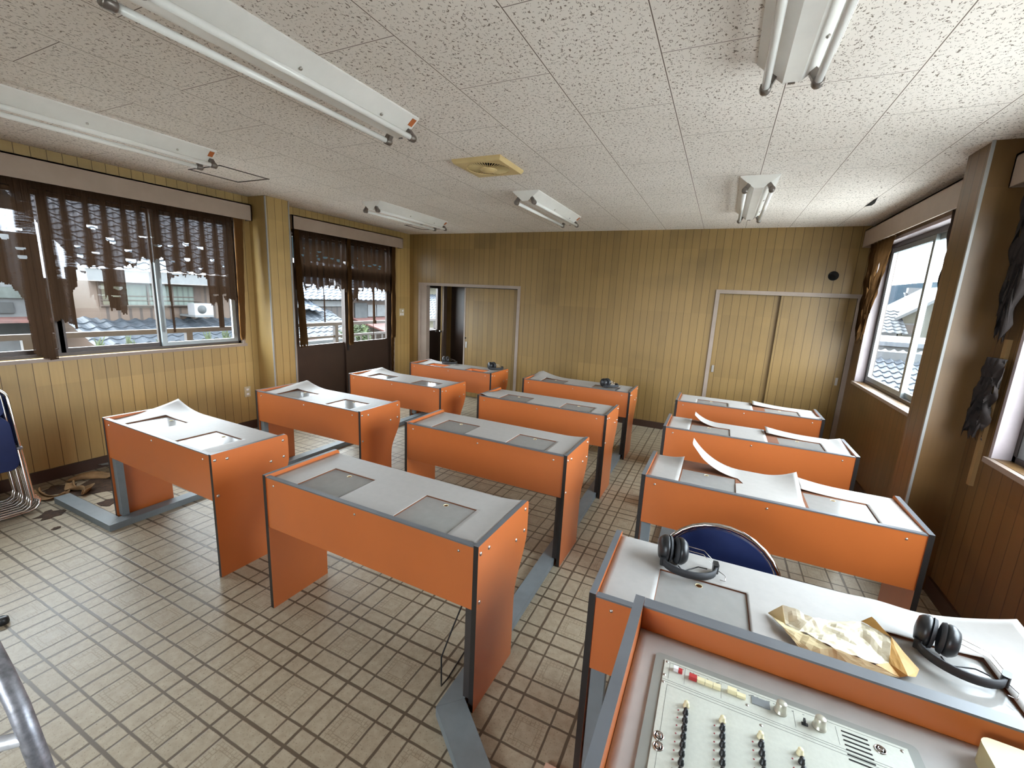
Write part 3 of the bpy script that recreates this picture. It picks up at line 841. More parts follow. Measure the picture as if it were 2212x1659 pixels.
# ================================================================== DESKS
DW, DD = 1.261, .468
WELLS = ((.195, .478), (.805, 1.085)); WY = (.026, .284)
SZ = .735
def panel_prof():
    p = [(0, 0), (0, .757)]
    p += [(DD-.022+.022*math.sin(math.radians(a)), .757-.022+.022*math.cos(math.radians(a))) for a in (0, 30, 60, 90)]
    p += [(DD, .585), (.462, .560), (.445, .52), (.420, .475), (.395, .435), (.372, .395), (.358, .355), (.352, .30), (.352, 0)]
    return p[::-1]
def side_panel(x0, x1, parent):
    P = panel_prof(); n = len(P)
    mb = MB()
    e = .0012
    mb.prism(P, 'x', x0, x1, 0, 1)
    # dark edging: light on its top run painted in as grey, upright front run black
    o = mb.build('side_panel', ['orange_laminate', 'black_edging', 'grey_edging'], parent)
    for pl in o.data.polygons:
        if pl.material_index == 1 and pl.normal.z > .6: pl.material_index = 2
    return o
def plate_hole(x0, y0, x1, y1, z0, z1, hx, hy, hr, n=20):
    """rectangular plate with a round hole"""
    mb = MB(); ring = []; out = []
    for k in range(n):
        a = 2*PI*(k+.5)/n; ca, sa = math.cos(a), math.sin(a)
        ring.append((hx+hr*ca, hy+hr*sa))
        tx = ((x1-hx)/ca if ca > 0 else (x0-hx)/ca) if abs(ca) > 1e-6 else 1e9
        ty = ((y1-hy)/sa if sa > 0 else (y0-hy)/sa) if abs(sa) > 1e-6 else 1e9
        t_ = min(tx, ty); out.append((hx+t_*ca, hy+t_*sa))
    corners = [(x1, y1), (x0, y1), (x0, y0), (x1, y0)]
    for zz, flip in ((z1, 0), (z0, 1)):
        b = len(mb.v); mb.v += [(p[0], p[1], zz) for p in ring] + [(p[0], p[1], zz) for p in out] + [(c[0], c[1], zz) for c in corners]
        for k in range(n):
            k2 = (k+1) % n
            f = [b+k, b+n+k, b+n+k2, b+k2]
            # insert corner where the border turns
            for ci, c in enumerate(corners):
                a0 = out[k]; a1 = out[k2]
                onx = abs(a0[0]-c[0]) < 1e-6 and abs(a1[1]-c[1]) < 1e-6; ony = abs(a0[1]-c[1]) < 1e-6 and abs(a1[0]-c[0]) < 1e-6
                if (onx or ony) and a0 != a1 and not (abs(a0[0]-a1[0]) < 1e-6 or abs(a0[1]-a1[1]) < 1e-6):
                    f = [b+k, b+n+k, b+2*n+ci, b+n+k2, b+k2]; break
            mb.f.append(tuple(f)); mb.mi.append(0); mb.sm.append(False)
    for k in range(n):
        k2 = (k+1) % n; b2 = 2*n+4
        mb.f.append((k, k2, b2+k2, b2+k)); mb.mi.append(0); mb.sm.append(False)
    return mb
SHEETS = {}
def sheet(mb, u0, u1, v0, v1, fn, holes=(), cell=.022):
    us = sorted(set([u0, u1] + [u for h in holes for u in h[:2] if u0 < u < u1] + [u0+(u1-u0)*i/max(2, int((u1-u0)/cell)) for i in range(max(2, int((u1-u0)/cell))+1)]))
    vs_ = sorted(set([v0, v1] + [v for h in holes for v in h[2:] if v0 < v < v1] + [v0+(v1-v0)*i/max(2, int((v1-v0)/cell)) for i in range(max(2, int((v1-v0)/cell))+1)]))
    inside = lambda u, v: any(h[0] < u < h[1] and h[2] < v < h[3] for h in holes)
    b = len(mb.v); nu = len(us); nv = len(vs_)
    for lay_ in (0, 1):
        for v_ in vs_:
            for u in us:
                x, y, z = fn(u, v_)
                mb.v.append((x, y, z + (.0016 if lay_ else 0)))
    N = nu*nv
    keep = {}
    for j in range(nv-1):
        for i in range(nu-1):
            if not inside((us[i]+us[i+1])/2, (vs_[j]+vs_[j+1])/2): keep[(i, j)] = 1
    for (i, j) in keep:
        a = b+j*nu+i
        mb.f.append((a+N, a+N+1, a+N+nu+1, a+N+nu)); mb.mi.append(0); mb.sm.append(True)
        mb.f.append((a, a+nu, a+nu+1, a+1)); mb.mi.append(1); mb.sm.append(True)
        for (di, dj, p, q) in ((-1, 0, a+nu, a), (1, 0, a+1, a+nu+1), (0, -1, a, a+1), (0, 1, a+nu+1, a+nu)):
            if (i+di, j+dj) not in keep:
                mb.f.append((p, q, q+N, p+N)); mb.mi.append(1); mb.sm.append(False)
    return mb
HOL = [(w_[0], w_[1], -.1, WY[1]) for w_ in WELLS]
UL, UR, VF = .0235, DW-.0235, .452

def make_desk(post, pieces, covers=True, sheets_label=None):
    t = empty('student_desk', (0, 0, 0), '', 'desk', 'orange two-seat desks')
    for x0 in (0, DW-.022):
        sp = side_panel(x0, x0+.022, t)
        s = -1 if x0 == 0 else 1
        xs = x0 if x0 == 0 else x0+.022
        for (yy, zz) in ((.018, .72), (.085, .711), (.432, .722), (.432, .614), (.345, .608), (.02, .507)):
            MB().lathe([(0, .004), (.006, .0035), (.0085, .001), (.009, 0)], (xs, yy, zz), (s, 0, 0), 10).build('bolt', 'steel_screw', sp)
    fp = MB().box(.0225, .004, .474, DW-.0225, .0235, .746).build('front_panel', 'orange_laminate', t)
    for xx in (.075, .62, 1.17):
        MB().lathe([(0, .0035), (.0045, .003), (.006, 0)], (xx, .004, .712), (0, -1, 0), 8).build('bolt', 'steel_screw', fp)
    MB().box(.0225, .002, .746, DW-.0225, .0255, .752).build('edge_trim', 'grey_edging', t)
    # board with two rectangular openings
    mb = MB(); zb, zt = .700, SZ-.001
    xs = [.0225, WELLS[0][0], WELLS[0][1], WELLS[1][0], WELLS[1][1], DW-.0225]
    mb.box(xs[0], .0245, zb, xs[1], .448, zt); mb.box(xs[2], .0245, zb, xs[3], .448, zt); mb.box(xs[4], .0245, zb, xs[5], .448, zt)
    mb.box(xs[1], WY[1], zb, xs[2], .448, zt); mb.box(xs[3], WY[1], zb, xs[4], .448, zt)
    mb.build('desk_board', 'board_core', t)
    for (a, b) in WELLS:
        e = .006; mb = MB(); z0 = .635
        mb.box(a, WY[0], z0, b, WY[1], z0+.006)
        mb.box(a, WY[0], z0+.006, a+e, WY[1], SZ-.0065); mb.box(b-e, WY[0], z0+.006, b, WY[1], SZ-.0065)
        mb.box(a+e, WY[0], z0+.006, b-e, WY[0]+e, SZ-.0065); mb.box(a+e, WY[1]-e, z0+.006, b-e, WY[1], SZ-.0065)
        tr = mb.build('recess_tray', 'tray_orange', t)
        if covers:
            dv = MB().box(a+.026, WY[0]+.012, z0+.007, b-.024, WY[0]+.20, z0+.05).build('tape_unit', 'device_grey', tr)
            mb = MB()
            for k in range(6):
                mb.box(a+.04+.022*k, WY[0]+.15, z0+.05, a+.058+.022*k, WY[0]+.17, z0+.056)
            mb.box(a+.04, WY[0]+.06, z0+.05, a+.13, WY[0]+.10, z0+.053); mb.box(a+.18, WY[0]+.155, z0+.05, a+.20, WY[0]+.175, z0+.056)
            mb.box(a+.16, WY[0]+.07, z0+.05, a+.24, WY[0]+.085, z0+.053)
            mb.build('key_row', 'device_key', tr)
            plate_hole(a+.0015, WY[0]+.001, b-.0015, WY[1]-.0015, SZ-.0062, SZ-.0032, a+(b-a)*.47, WY[1]-.030, .011).build('clear_cover', 'smoked_acrylic', t)
            MB().lathe([(.0108, -.003), (.0108, .0005), (.0125, .0008), (.0125, .0002)], (a+(b-a)*.47, WY[1]-.030, SZ-.0030), (0, 0, 1), 20).build('finger_ring', 'cream_plastic', t)
    for fnp in pieces:
        mb = MB(); sheet(mb, *fnp)
        o = mb.build('laminate_sheet', ['white_laminate', 'board_core'], t)
    # steel post beside one panel
    if post:
        px, pw_, pm = (.028, .048, 'grey_paint') if post == 'L' else (DW-.056, .032, 'post_shaded')
        MB().box(px, .012, .0455, px+pw_, .052, .474).build('support_post', pm, t)
        MB().box(px, .012, .690, px+pw_, .40, .6995).build('support_bracket', pm, t)
    return t
Z0 = SZ + .0002
flat = lambda u, v: (u, v, Z0)
def lift(h, uc, L, pv=2.0, side='far'):
    def f(u, v):
        a = max(0, 1-abs(u-uc)/L)**2
        b = max(0, (v-.0255)/(VF-.0255))**pv
        return (u, v, Z0 + h*a*b)
    return f
full = lambda fn: [(UL, UR, .0262, VF, fn, HOL)]
def edge_r(h, corner=0):
    def f(u, v):
        a = max(0, (u-(UR-.16))/.16)**2
        return (u, v, Z0 + h*a*(1 if not corner else .3+.7*(v/VF)))
    return f
def f_B3(u, v):
    a = max(0, 1-(u-UL)/.20)**1.6; b = max(0, 1-(v-.026)/.30)
    return (u, v, Z0 + .034*a*(b**.8))
def f_C1(u, v):
    a = max(0, (u-.98)/.26)**1.5; b = (v/VF)
    hump = .006*math.exp(-((u-.88)/.06)**2)*b
    return (u - .03*a*b*b, v - .02*a*b, Z0 + .075*a*b**1.5 + hump)
# C2: three torn pieces
def c2_left(u, v):
    a = max(0, (u-.08)/.12)**2 * max(0, (v-.2)/.25)
    return (u, v, Z0 + .022*a)
def c2_mid(u, v):
    r = max(0, .52-u); far = max(0, min(1, (v-.22)/.10))
    th = r*2.6*far
    R_ = 1/2.6
    if th > 0:
        return (.52-R_*math.sin(th), v - .03*th, Z0 + R_*(1-math.cos(th))*1.2)
    b = max(0, (u-.62)/.16)**2*max(0, (v-.15)/.3)
    return (u, v, Z0+.045*b)
def c2_right(u, v):
    r = max(0, 1.02-u); far = max(0, min(1, (v-.24)/.08))
    a = max(0, 1-abs(u-UR)/.05)
    return (u, v, Z0 + .42*r*r*far + .012*a*(1-v/VF))
C2P = [(UL, .19, .0262, VF, c2_left, []), (.1915, .79, .0262, VF, c2_mid, HOL+[(.0, .478, -.1, .29)]), (.7915, UR, .0262, VF, c2_right, HOL+[(.0, 1.085, -.1, .29)])]
def c3_mid(u, v):
    r = max(0, .40-u); far = max(0, min(1, (v-.22)/.10))
    th = r*3.4*far; R_ = 1/3.4
    if th > 0: return (.40-R_*math.sin(th), v-.01*th, Z0+R_*(1-math.cos(th)))
    b = max(0, (u-.42)/.1)**2*max(0, (v-.28)/.16) if u < .53 else 0
    return (u, v, Z0)
def c3_right(u, v):
    r = max(0, 1.05-u); far = max(0, min(1, (v-.24)/.08)); a = max(0, 1-abs(u-UR)/.07)
    return (u, v, Z0 + .30*r*r*far + .020*a*v/VF)
C3P = [(UL, .19, .0262, VF, flat, []), (.1915, .73, .0262, VF, c3_mid, HOL+[(.0, .478, -.1, .29)]), (.7315, UR, .0262, VF, c3_right, HOL+[(.0, 1.085, -.1, .29)])]
def c4_right(u, v):
    r = max(0, 1.05-u); far = max(0, min(1, (v-.24)/.08)); a = max(0, (u-(UR-.14))/.14)**2*max(0, 1-v/.2)
    return (u, v, Z0 + .24*r*r*far + .03*a)
C4P = [(UL, .70, .0262, VF, flat, HOL), (.7015, UR, .0262, VF, c4_right, HOL+[(.0, 1.085, -.1, .29)])]
DESKS = {
 'A1': (-3.704, 1.389, -.027, 'L', full(lift(.070, UL, .34)), True, 'orange desk nearest the stacked folding chairs, its white top curling at the far left'),
 'A2': (-3.710, 2.482, -.005, 'L', full(lift(.060, UL+.10, .30)), True, 'second orange desk of the window-side row, its top curled at the far left'),
 'A3': (-3.715, 3.587, -.005, 'L', full(lift(.045, UL+.06, .30)), True, 'third orange desk of the window-side row, before the brown sliding doors'),
 'A4': (-3.728, 4.682, -.005, 'L', [(UL, UR, .0262, VF, lift(.02, UL, .2), HOL)], False, 'farthest orange desk by the open back door, with open recesses and two headphones'),
 'B1': (-1.980, 1.331, -.013, 'R', full(edge_r(.016)), True, 'large orange desk in the middle foreground with a flat white top'),
 'B2': (-2.001, 2.458, -.016, 'R', full(edge_r(.014, 1)), True, 'second orange desk of the middle row, directly behind the large foreground one'),
 'B3': (-2.021, 3.554, -.003, 'R', full(f_B3), True, 'third orange desk of the middle row, its near left top corner lifted'),
 'B4': (-2.032, 4.642, .002, 'R', full(lift(.060, UL+.06, .34)), True, 'farthest orange desk of the middle row, curled white top and one headphone set'),
 'C1': (-.276, 1.271, .016, 'L', full(f_C1), True, 'orange desk right behind the control console, with crumpled paper and two headphones'),
 'C2': (-.292, 2.401, -.006, 'L', C2P, True, 'orange desk on the right whose torn white sheet curls up like a blade'),
 'C3': (-.306, 3.507, .002, 'L', C3P, True, 'third orange desk of the right row, its sheet slightly lifted at two places'),
 'C4': (-.314, 4.588, -.001, 'L', C4P, True, 'farthest orange desk of the right row, in front of the closet doors'),
}
DO = {}
for k, (x, y, a, post, pieces, cov, lb) in DESKS.items():
    o = make_desk(post, pieces, cov)
    o.location = (x, y, 0); o.rotation_euler = (0, 0, a); o['label'] = lb
    DO[k] = o
def on_desk(k, u, v, z=SZ):
    x, y, a = DESKS[k][:3]
    return (x+u*math.cos(a)-v*math.sin(a), y+u*math.sin(a)+v*math.cos(a), z)
# thin cord hanging below the foreground desk
MB().tube([(1.185, .03, .60), (1.185, .02, .47), (1.155, -.005, .36), (1.115, -.02, .22), (1.11, -.01, .10), (1.09, .02, .03), (1.08, .08, .006), (1.06, .3, .005)], .0035, 8).build('cord', 'black_plastic', DO['B1'])

# floor cable ducts
def duct(label, segs, h=.045, w_=.09):
    mb = MB()
    for s_ in segs:
        mb.prism(s_, 'z', 0.0, h)
    tag(mb.build('cable_duct', 'grey_paint'), label, 'cable duct', 'grey floor cable ducts')
rect = lambda x0, y0, x1, y1: [(x0, y0), (x1, y0), (x1, y1), (x0, y1)]
duct('grey floor duct under the window-side row with a leg running toward the left wall', [[(-3.64, 1.38), (-3.55, 1.29), (-3.55, 5.1), (-3.64, 5.1)], [(-4.36, 1.29), (-3.551, 1.29), (-3.641, 1.38), (-4.36, 1.38)]])
duct('grey floor duct under the middle row, bent toward the console at its near end', [[(-.846, 1.235), (-.762, 1.322), (-.818, 5.1), (-.905, 5.1)], [(-.8455, 1.234), (-.28, .80), (-.18, .84), (-.7615, 1.321)]])
duct('grey floor duct under the right-hand row of desks', [rect(-.205, 1.28, -.115, 5.05)])

# ================================================================== TEACHER CONSOLE
T_ = empty('control_console', (-.124, .50, 0), 'orange teacher console with a grey control panel, right foreground', 'console')
TX, TY = -.124, .50
def tb(x0, y0, z0, x1, y1, z1, mi=0, mb=None):
    return (mb or MB()).box(x0-TX, y0-TY, z0, x1-TX, y1-TY, z1, mi)
TZ = .775; TT = .85
def tpanel(x0, x1):
    P = [(0, 0), (0, TT), (.706, TT), (.706, 0)][::-1]
    o = MB().prism(P, 'x', x0-TX, x1-TX, 0, 1).build('side_panel', ['orange_laminate', 'black_edging', 'grey_edging'], T_)
    for pl in o.data.polygons:
        if pl.material_index == 1 and pl.normal.z > .6: pl.material_index = 2
tpanel(-.124, -.097); tpanel(1.06, 1.087)
tb(-.096, 1.170, .10, 1.059, 1.204, TT-.007).build('back_panel', 'orange_laminate', T_)
tb(-.096, 1.168, TT-.007, 1.059, 1.206, TT-.001).build('edge_trim', 'grey_edging', T_)
tb(-.096, .505, TZ-.03, 1.059, 1.169, TZ-.002).build('desk_board', 'board_core', T_)
mb = MB(); sheet(mb, -.0955-TX, 1.0585-TX, .51-TY, 1.1685-TY, lambda u, v: (u, v, TZ-.0018), [])
mb.build('laminate_sheet', ['white_laminate', 'board_core'], T_)
tb(-.096, .52, .10, 1.059, .54, TZ-.031).build('front_panel', 'orange_laminate', T_)
# bezel and plate
def rrect(x0, y0, x1, y1, r, n=5):
    P = []
    for (cx, cy_, a0) in ((x1-r, y1-r, 0), (x0+r, y1-r, 90), (x0+r, y0+r, 180), (x1-r, y0+r, 270)):
        P += [(cx+r*math.cos(math.radians(a0+90*i/n)), cy_+r*math.sin(math.radians(a0+90*i/n))) for i in range(n+1)]
    return P
BX0, BX1, BY0, BY1 = -.043, .500, .62, 1.094
cp = MB().prism([(a-TX, b-TY) for a, b in rrect(BX0, BY0, BX1, BY1, .012)], 'z', TZ, TZ+.006).build('control_panel', 'console_bezel', T_)
def cpart(mb, name, mat, **k):
    mb.v = [(x-TX, y-TY, z) for x, y, z in mb.v]
    return mb.build(name, mat, cp, **k)
PX0, PX1, PY0, PY1 = BX0+.024, BX1-.022, .64, BY1-.020
PZ = TZ+.009
cpart(MB().box(PX0, PY0, TZ+.006, PX1, PY1, PZ), 'face_plate', 'console_plate')
ln = MB(); e = .0007
ysep = PY1-.066
for (a, b, c, d) in ((PX0+.013, PY1-.007, PX1-.008, PY1-.007+e), (PX0, ysep, PX1, ysep+e), (PX0, ysep-.006, PX1, ysep-.006+e), (PX0+.013, ysep-.014, PX1-.02, ysep-.014+e),
                     (PX0+.013, PY1-.060, PX0+.013+e, PY1-.007), (PX0+.050, PY1-.058, PX0+.050+e, PY1-.007), (PX0+.133, PY1-.058, PX0+.133+e, PY1-.012), (PX0+.285, PY1-.058, PX0+.285+e, PY1-.012),
                     (PX0+.366, PY1-.058, PX0+.366+e, PY1-.012), (PX0+.013, PY0, PX0+.013+e, ysep-.014)):
    ln.box(a, b, PZ, c, d, PZ+.0003)
for k in range(26):    # small printed marks
    x = PX0+.02+random.random()*.33; y = PY1-.013-random.random()*.004
    ln.box(x, y, PZ, x+.004, y+.0016, PZ+.0003)
cpart(ln, 'printed_lines', 'print_grey')
def key(x0, y0, x1, y1, h, mat):
    p = MB(); p.box(x0, y0, PZ, x1, y1, PZ+h); cpart(p, 'push_key', mat)
yk = PY1-.030
key(PX0+.023, yk, PX0+.034, yk+.010, .010, 'white_plastic'); key(PX0+.035, yk-.001, PX0+.044, yk+.010, .007, 'red_plastic')
yk = PY1-.038
key(PX0+.060, yk, PX0+.078, yk+.012, .010, 'red_plastic')
for k in range(3):
    key(PX0+.079+.018*k, yk, PX0+.0960+.018*k, yk+.011, .009, 'cream_plastic')
key(PX0+.147, yk+.004, PX0+.166, yk+.015, .011, 'cream_plastic'); key(PX0+.167, yk+.002, PX0+.186, yk+.012, .007, 'cream_plastic')
cpart(MB().box(PX0+.199, yk+.0, PZ, PX0+.237, yk+.022, PZ+.002), 'meter_window', 'device_grey')
def knob(x, y):
    cpart(MB().lathe([(0, 0), (.014, 0), (.014, .003), (.0125, .004), (.0115, .012), (.0105, .024), (.009, .0255), (0, .0255)], (x, y, PZ), (0, 0, 1), 24), 'rotary_knob', 'knob_silver')
knob(PX0+.258, PY1-.030); knob(PX0+.333, PY1-.032)
cpart(MB().box(PX0+.298, PY1-.044, PZ, PX0+.310, PY1-.038, PZ+.003).box(PX0+.301, PY1-.043, PZ+.003, PX0+.305, PY1-.034, PZ+.011), 'slide_switch', 'black_plastic')
sl = MB()
for k in range(7):
    sl.box(PX0+.376, PY1-.020-.0115*k, PZ, PX0+.424-.0*k, PY1-.0165-.0115*k, PZ+.0006)
cpart(sl, 'speaker_slots', 'dark_hole')
for (x, y) in ((PX0+.443, PY1-.030), (PX0+.012, ysep-.158), (PX0+.014, ysep-.182)):
    cpart(MB().lathe([(0, .001), (.0035, .001), (.0038, .004), (.0052, .004), (.0056, 0), (.0085, 0), (.009, .002), (.0105, .002), (.011, 0)], (x, y, PZ), (0, 0, 1), 20), 'headphone_jack', 'chrome')
for (x, y) in ((PX0+.006, PY1-.007), (PX0+.004, PY1-.052), (PX0+.004, ysep-.009), (PX1-.012, PY1-.012), (PX0+.189, PY1-.048), (PX0+.215, ysep-.024)):
    cpart(MB().lathe([(0, .0015), (.003, .001), (.0038, 0)], (x, y, PZ), (0, 0, 1), 10), 'panel_screw', 'steel_screw')
COLX = (.041, .117, .192, .265)
leds = MB()
for ci, cx in enumerate(COLX):
    for r in range(10):
        y = .953-.0204*r - .001*ci
        cream = r == 0
        sc_ = 1.15 if cream else 1
        cpart(MB().lathe([(0, 0), (.0062*sc_, 0), (.0062*sc_, .004), (.0050*sc_, .005), (.0047*sc_, .0125), (.0038*sc_, .014), (0, .014)], (cx, y, PZ), (0, 0, 1), 14), 'selector_knob', 'cream_plastic' if cream else 'black_plastic')
        if r:
            leds.lathe([(0, .0012), (.0014, .001), (.0018, 0)], (cx-.0155, y+.002, PZ), (0, 0, 1), 8)
cpart(leds, 'indicator_lamps', 'led_red', kind='stuff')
# loose board on the floor beside the console
pb = empty('loose_board', (-.375, 1.04, 0), 'pinkish offcut board with screw holes lying on the floor beside the console', 'board')
MB().box(0, 0, 0, .235, .222, .018).build('board', 'pink_board', pb)
for (x, y) in ((.05, .19), (.03, .13)):
    MB().lathe([(0, .0015), (.004, .001), (.006, 0)], (x, y, .018), (0, 0, 1), 10).build('screw', 'steel_screw', pb)
# cream intercom box at the far right of the console
ic = empty('intercom_unit', (.60, .98, TZ), 'cream plastic desk speaker box on the console, at the bottom right corner', 'speaker box', rz=-.04)
mb = MB().prism(rrect(0, 0, .20, .16, .022), 'z', 0, .052)
o = mb.build('body', 'intercom_cream', ic)
bv = o.modifiers.new('bevel', 'BEVEL'); bv.width = .010; bv.segments = 4; bv.limit_method = 'ANGLE'
MB().lathe([(0, .001), (.050, .001), (.052, .0025), (.056, .0025), (.058, 0)], (.085, .062, .052), (0, 0, 1), 36).build('speaker_disc', 'plate_ivory', ic)
MB().box(.085, .128, .052, .125, .134, .056).build('latch', 'led_red', ic)

# ================================================================== HEADPHONES
def headphone(k, u, v, rot, label, zoff=0.0, s=1.2):
    x, y, z = on_desk(k, u, v)
    t = empty('headphones', (x, y, z+.0022+zoff), label, 'headphones', 'black headphones left on the desks', rz=rot)
    # cups: two discs facing each other, standing on their rims
    for i, (cx, tilt) in enumerate(((-.020, .12), (.024, -.16))):
        ax = Vector((1 if i == 0 else -1, tilt, .06*(1 if i else -1))).normalized()
        c = Vector((cx, 0, .041))
        MB().lathe([(0, .012), (.020, .012), (.037, .010), (.041, .003), (.041, -.004), (.036, -.012), (.030, -.018), (.012, -.021), (0, -.022)], c, -ax*-1, 28).build('ear_cup', 'black_plastic', t)
        MB().lathe([(.020, .012), (.030, .019), (.038, .017), (.041, .010)], c, ax, 28).build('ear_pad', 'charcoal_pad', t)
    # head band lying on the top
    P = []
    for i in range(17):
        a = math.radians(195 + 165*i/16)
        P.append((.050+.078*math.cos(a)*1.0, -.012+.075*math.sin(a), .022+.006*math.sin(i*.2)))
    mb = MB(); vs = []; fs = []
    for i, p in enumerate(P):
        a = math.radians(195 + 165*i/16); nx, ny = math.cos(a), math.sin(a)
        for (dr, dz) in ((-.003, -.011), (.003, -.011), (.004, .011), (-.002, .011)):
            vs.append((p[0]+nx*dr, p[1]+ny*dr, p[2]+dz-.008))
    for i in range(16):
        for j in range(4):
            fs.append((i*4+j, i*4+(j+1) % 4, (i+1)*4+(j+1) % 4, (i+1)*4+j))
    fs += [(0, 1, 2, 3), (67, 66, 65, 64)]
    mb.add([(a, b, max(.003, c)) for a, b, c in vs], fs, 0, True); mb.build('head_band', 'charcoal_pad', t)
    for (px, py, a) in ((P[0][0], P[0][1], 0), (P[-1][0], P[-1][1], 0)):
        MB().prism(rrect(px-.008, py-.012, px+.008, py+.018, .005, 3), 'z', .003, .030).build('slider_block', 'black_plastic', t)
    # wire yokes
    for (p0, p1, c) in ((P[0], (-.034, .02, .062), 0), (P[-1], (.046, .015, .060), 1)):
        for dz in (0, .014):
            MB().tube([(p0[0], p0[1]+.012, .012+dz), ((p0[0]*.6+p1[0]*.4), p0[1]*.3+.03, .03+dz), (p1[0], p1[1], p1[2]-.02+dz)], .0013, 6).build('wire_yoke', 'chrome', t)
    MB().tube([(P[-1][0]+.006, P[-1][1]-.005, .012), (P[-1][0]+.024, P[-1][1]-.026, .012), (P[-1][0]+.022, P[-1][1]-.045, .006), (P[-1][0]+.008, P[-1][1]-.040, .004)], .0013, 6).build('wire_end', 'chrome', t)
    MB().tube([(.02, -.035, .010), (.035, -.05, .004), (.055, -.03, .004), (.08, -.01, .006), (.105, -.014, .008)], .0018, 6).build('cord', 'black_plastic', t)
    t.scale = (s, s, s)
    return t
headphone('C1', .225, .352, .12, 'black headphones at the left end of the desk behind the console', .002)
headphone('C1', .962, .262, -.45, 'black headphones at the right end of the desk behind the console, beyond the paper', .004, 1.12)
headphone('B4', .93, .23, .9, 'black headphones on the farthest middle-row desk')
headphone('A4', .33, .37, .4, 'black headphones at the left end of the desk by the back door')
headphone('A4', 1.06, .37, .9, 'black headphones at the right end of the desk by the back door')

# ------------------------------------------------------------------ crumpled paper on C1
def crumple(name, corners, z0, h, seed, mat, nu=34, nv=26, fold=None, th=.0012):
    mb = MB(); A, B, C, D = [Vector(c) for c in corners]
    vs = []
    for lay_ in (0, 1):
        for j in range(nv+1):
            for i in range(nu+1):
                s_, t_ = i/nu, j/nv
                p = A*(1-s_)*(1-t_)+B*s_*(1-t_)+C*s_*t_+D*(1-s_)*t_
                q = Vector((p.x*13+seed, p.y*13, seed))
                r1 = 1-abs(noise.noise(q))*2.4; r2 = 1-abs(noise.noise(q*2.3+Vector((5, 2, 1))))*2.0
                hh = h*(max(0, r1)*.75+max(0, r2)*.25)
                if fold: hh += fold(s_, t_)
                wv = Vector((noise.noise(q*1.7), noise.noise(q*1.7+Vector((9, 9, 9))), 0))*.012
                vs.append((p.x+wv.x, p.y+wv.y, z0+hh+lay_*th))
    N = (nu+1)*(nv+1); fs = []
    for j in range(nv):
        for i in range(nu):
            a = j*(nu+1)+i
            fs.append((a+N, a+N+1, a+N+nu+2, a+N+nu+1)); fs.append((a, a+nu+1, a+nu+2, a+1))
    mb.add(vs, fs, 0, False)
    return mb
pc = empty('crumpled_paper', (0, 0, 0), 'crumpled cream wrapping paper with an amber folded edge on the desk behind the console', 'paper')
zt = SZ+.004
PP = {0:(0.255,1.479,0.002),1:(0.289,1.477,0.045),2:(0.298,1.440,0.006),3:(0.369,1.471,0.040),4:(0.389,1.445,0.016),5:(0.516,1.568,0.012),
 6:(0.539,1.569,0.036),7:(0.611,1.419,0.008),8:(0.593,1.384,0.006),9:(0.569,1.362,0.016),10:(0.555,1.364,0.004),11:(0.499,1.363,0.020),12:(0.405,1.352,0.004),
 13:(0.400,1.365,0.030),14:(0.330,1.340,0.002),15:(0.285,1.400,0.020),16:(0.451,1.345,0.002),17:(0.565,1.490,0.034),18:(0.454,1.420,0.022),19:(0.368,1.385,0.026),20:(0.420,1.530,0.006),
 21:(0.350,1.345,0.012),22:(0.500,1.480,0.012),23:(0.460,1.500,0.020),24:(0.540,1.400,0.012),25:(0.585,1.500,0.006),26:(0.330,1.420,0.012)}
PP = {k: Vector((a, b, zt+h)) for k, (a, b, h) in PP.items()}
def folded(tris, name, mat, sub=5, wr=.0035, seed=0):
    mb = MB(); ix = {}
    def V(p):
        k = (round(p.x, 5), round(p.y, 5))
        if k not in ix:
            q = Vector((p.x*26+seed, p.y*26, 1.3))
            h = (abs(noise.noise(q))-.2)*wr*2 + noise.noise(q*2.7)*wr*.6
            ix[k] = len(mb.v); mb.v.append((p.x, p.y, max(zt, p.z+h)))
        return ix[k]
    for (a, b, c) in tris:
        A, B, C = PP[a], PP[b], PP[c]
        g = [[V(A+(B-A)*(i/sub)+(C-A)*(j/sub)) for j in range(sub+1-i)] for i in range(sub+1)]
        for i in range(sub):
            for j in range(sub-i):
                mb.f.append((g[i][j], g[i+1][j], g[i][j+1])); mb.mi.append(0); mb.sm.append(False)
                if j < sub-i-1:
                    mb.f.append((g[i+1][j], g[i+1][j+1], g[i][j+1])); mb.mi.append(0); mb.sm.append(False)
    o = mb.build(name, mat, pc)
    sd_ = o.modifiers.new('thick', 'SOLIDIFY'); sd_.thickness = .0012
    return o
folded([(1, 2, 3), (2, 26, 3), (26, 4, 3), (3, 4, 20), (4, 23, 20), (20, 23, 5), (23, 22, 5), (4, 18, 23), (18, 22, 23), (26, 19, 4), (19, 18, 4), (22, 17, 5), (18, 24, 22), (22, 24, 17), (18, 11, 24), (19, 13, 18), (13, 11, 18)], 'paper_sheet', 'paper_pale', sub=7, wr=.006)
folded([(0, 15, 2), (1, 2, 0), (15, 14, 21), (15, 21, 19), (15, 19, 26), (2, 15, 26), (21, 12, 13), (21, 13, 19), (12, 16, 13), (16, 11, 13), (16, 10, 11)], 'folded_corner', 'paper_cream', seed=5)
folded([(5, 17, 6), (6, 17, 25), (17, 7, 25), (17, 24, 9), (17, 9, 7), (9, 8, 7), (24, 10, 9), (11, 10, 24)], 'folded_edge', 'paper_amber', wr=.002, seed=9)

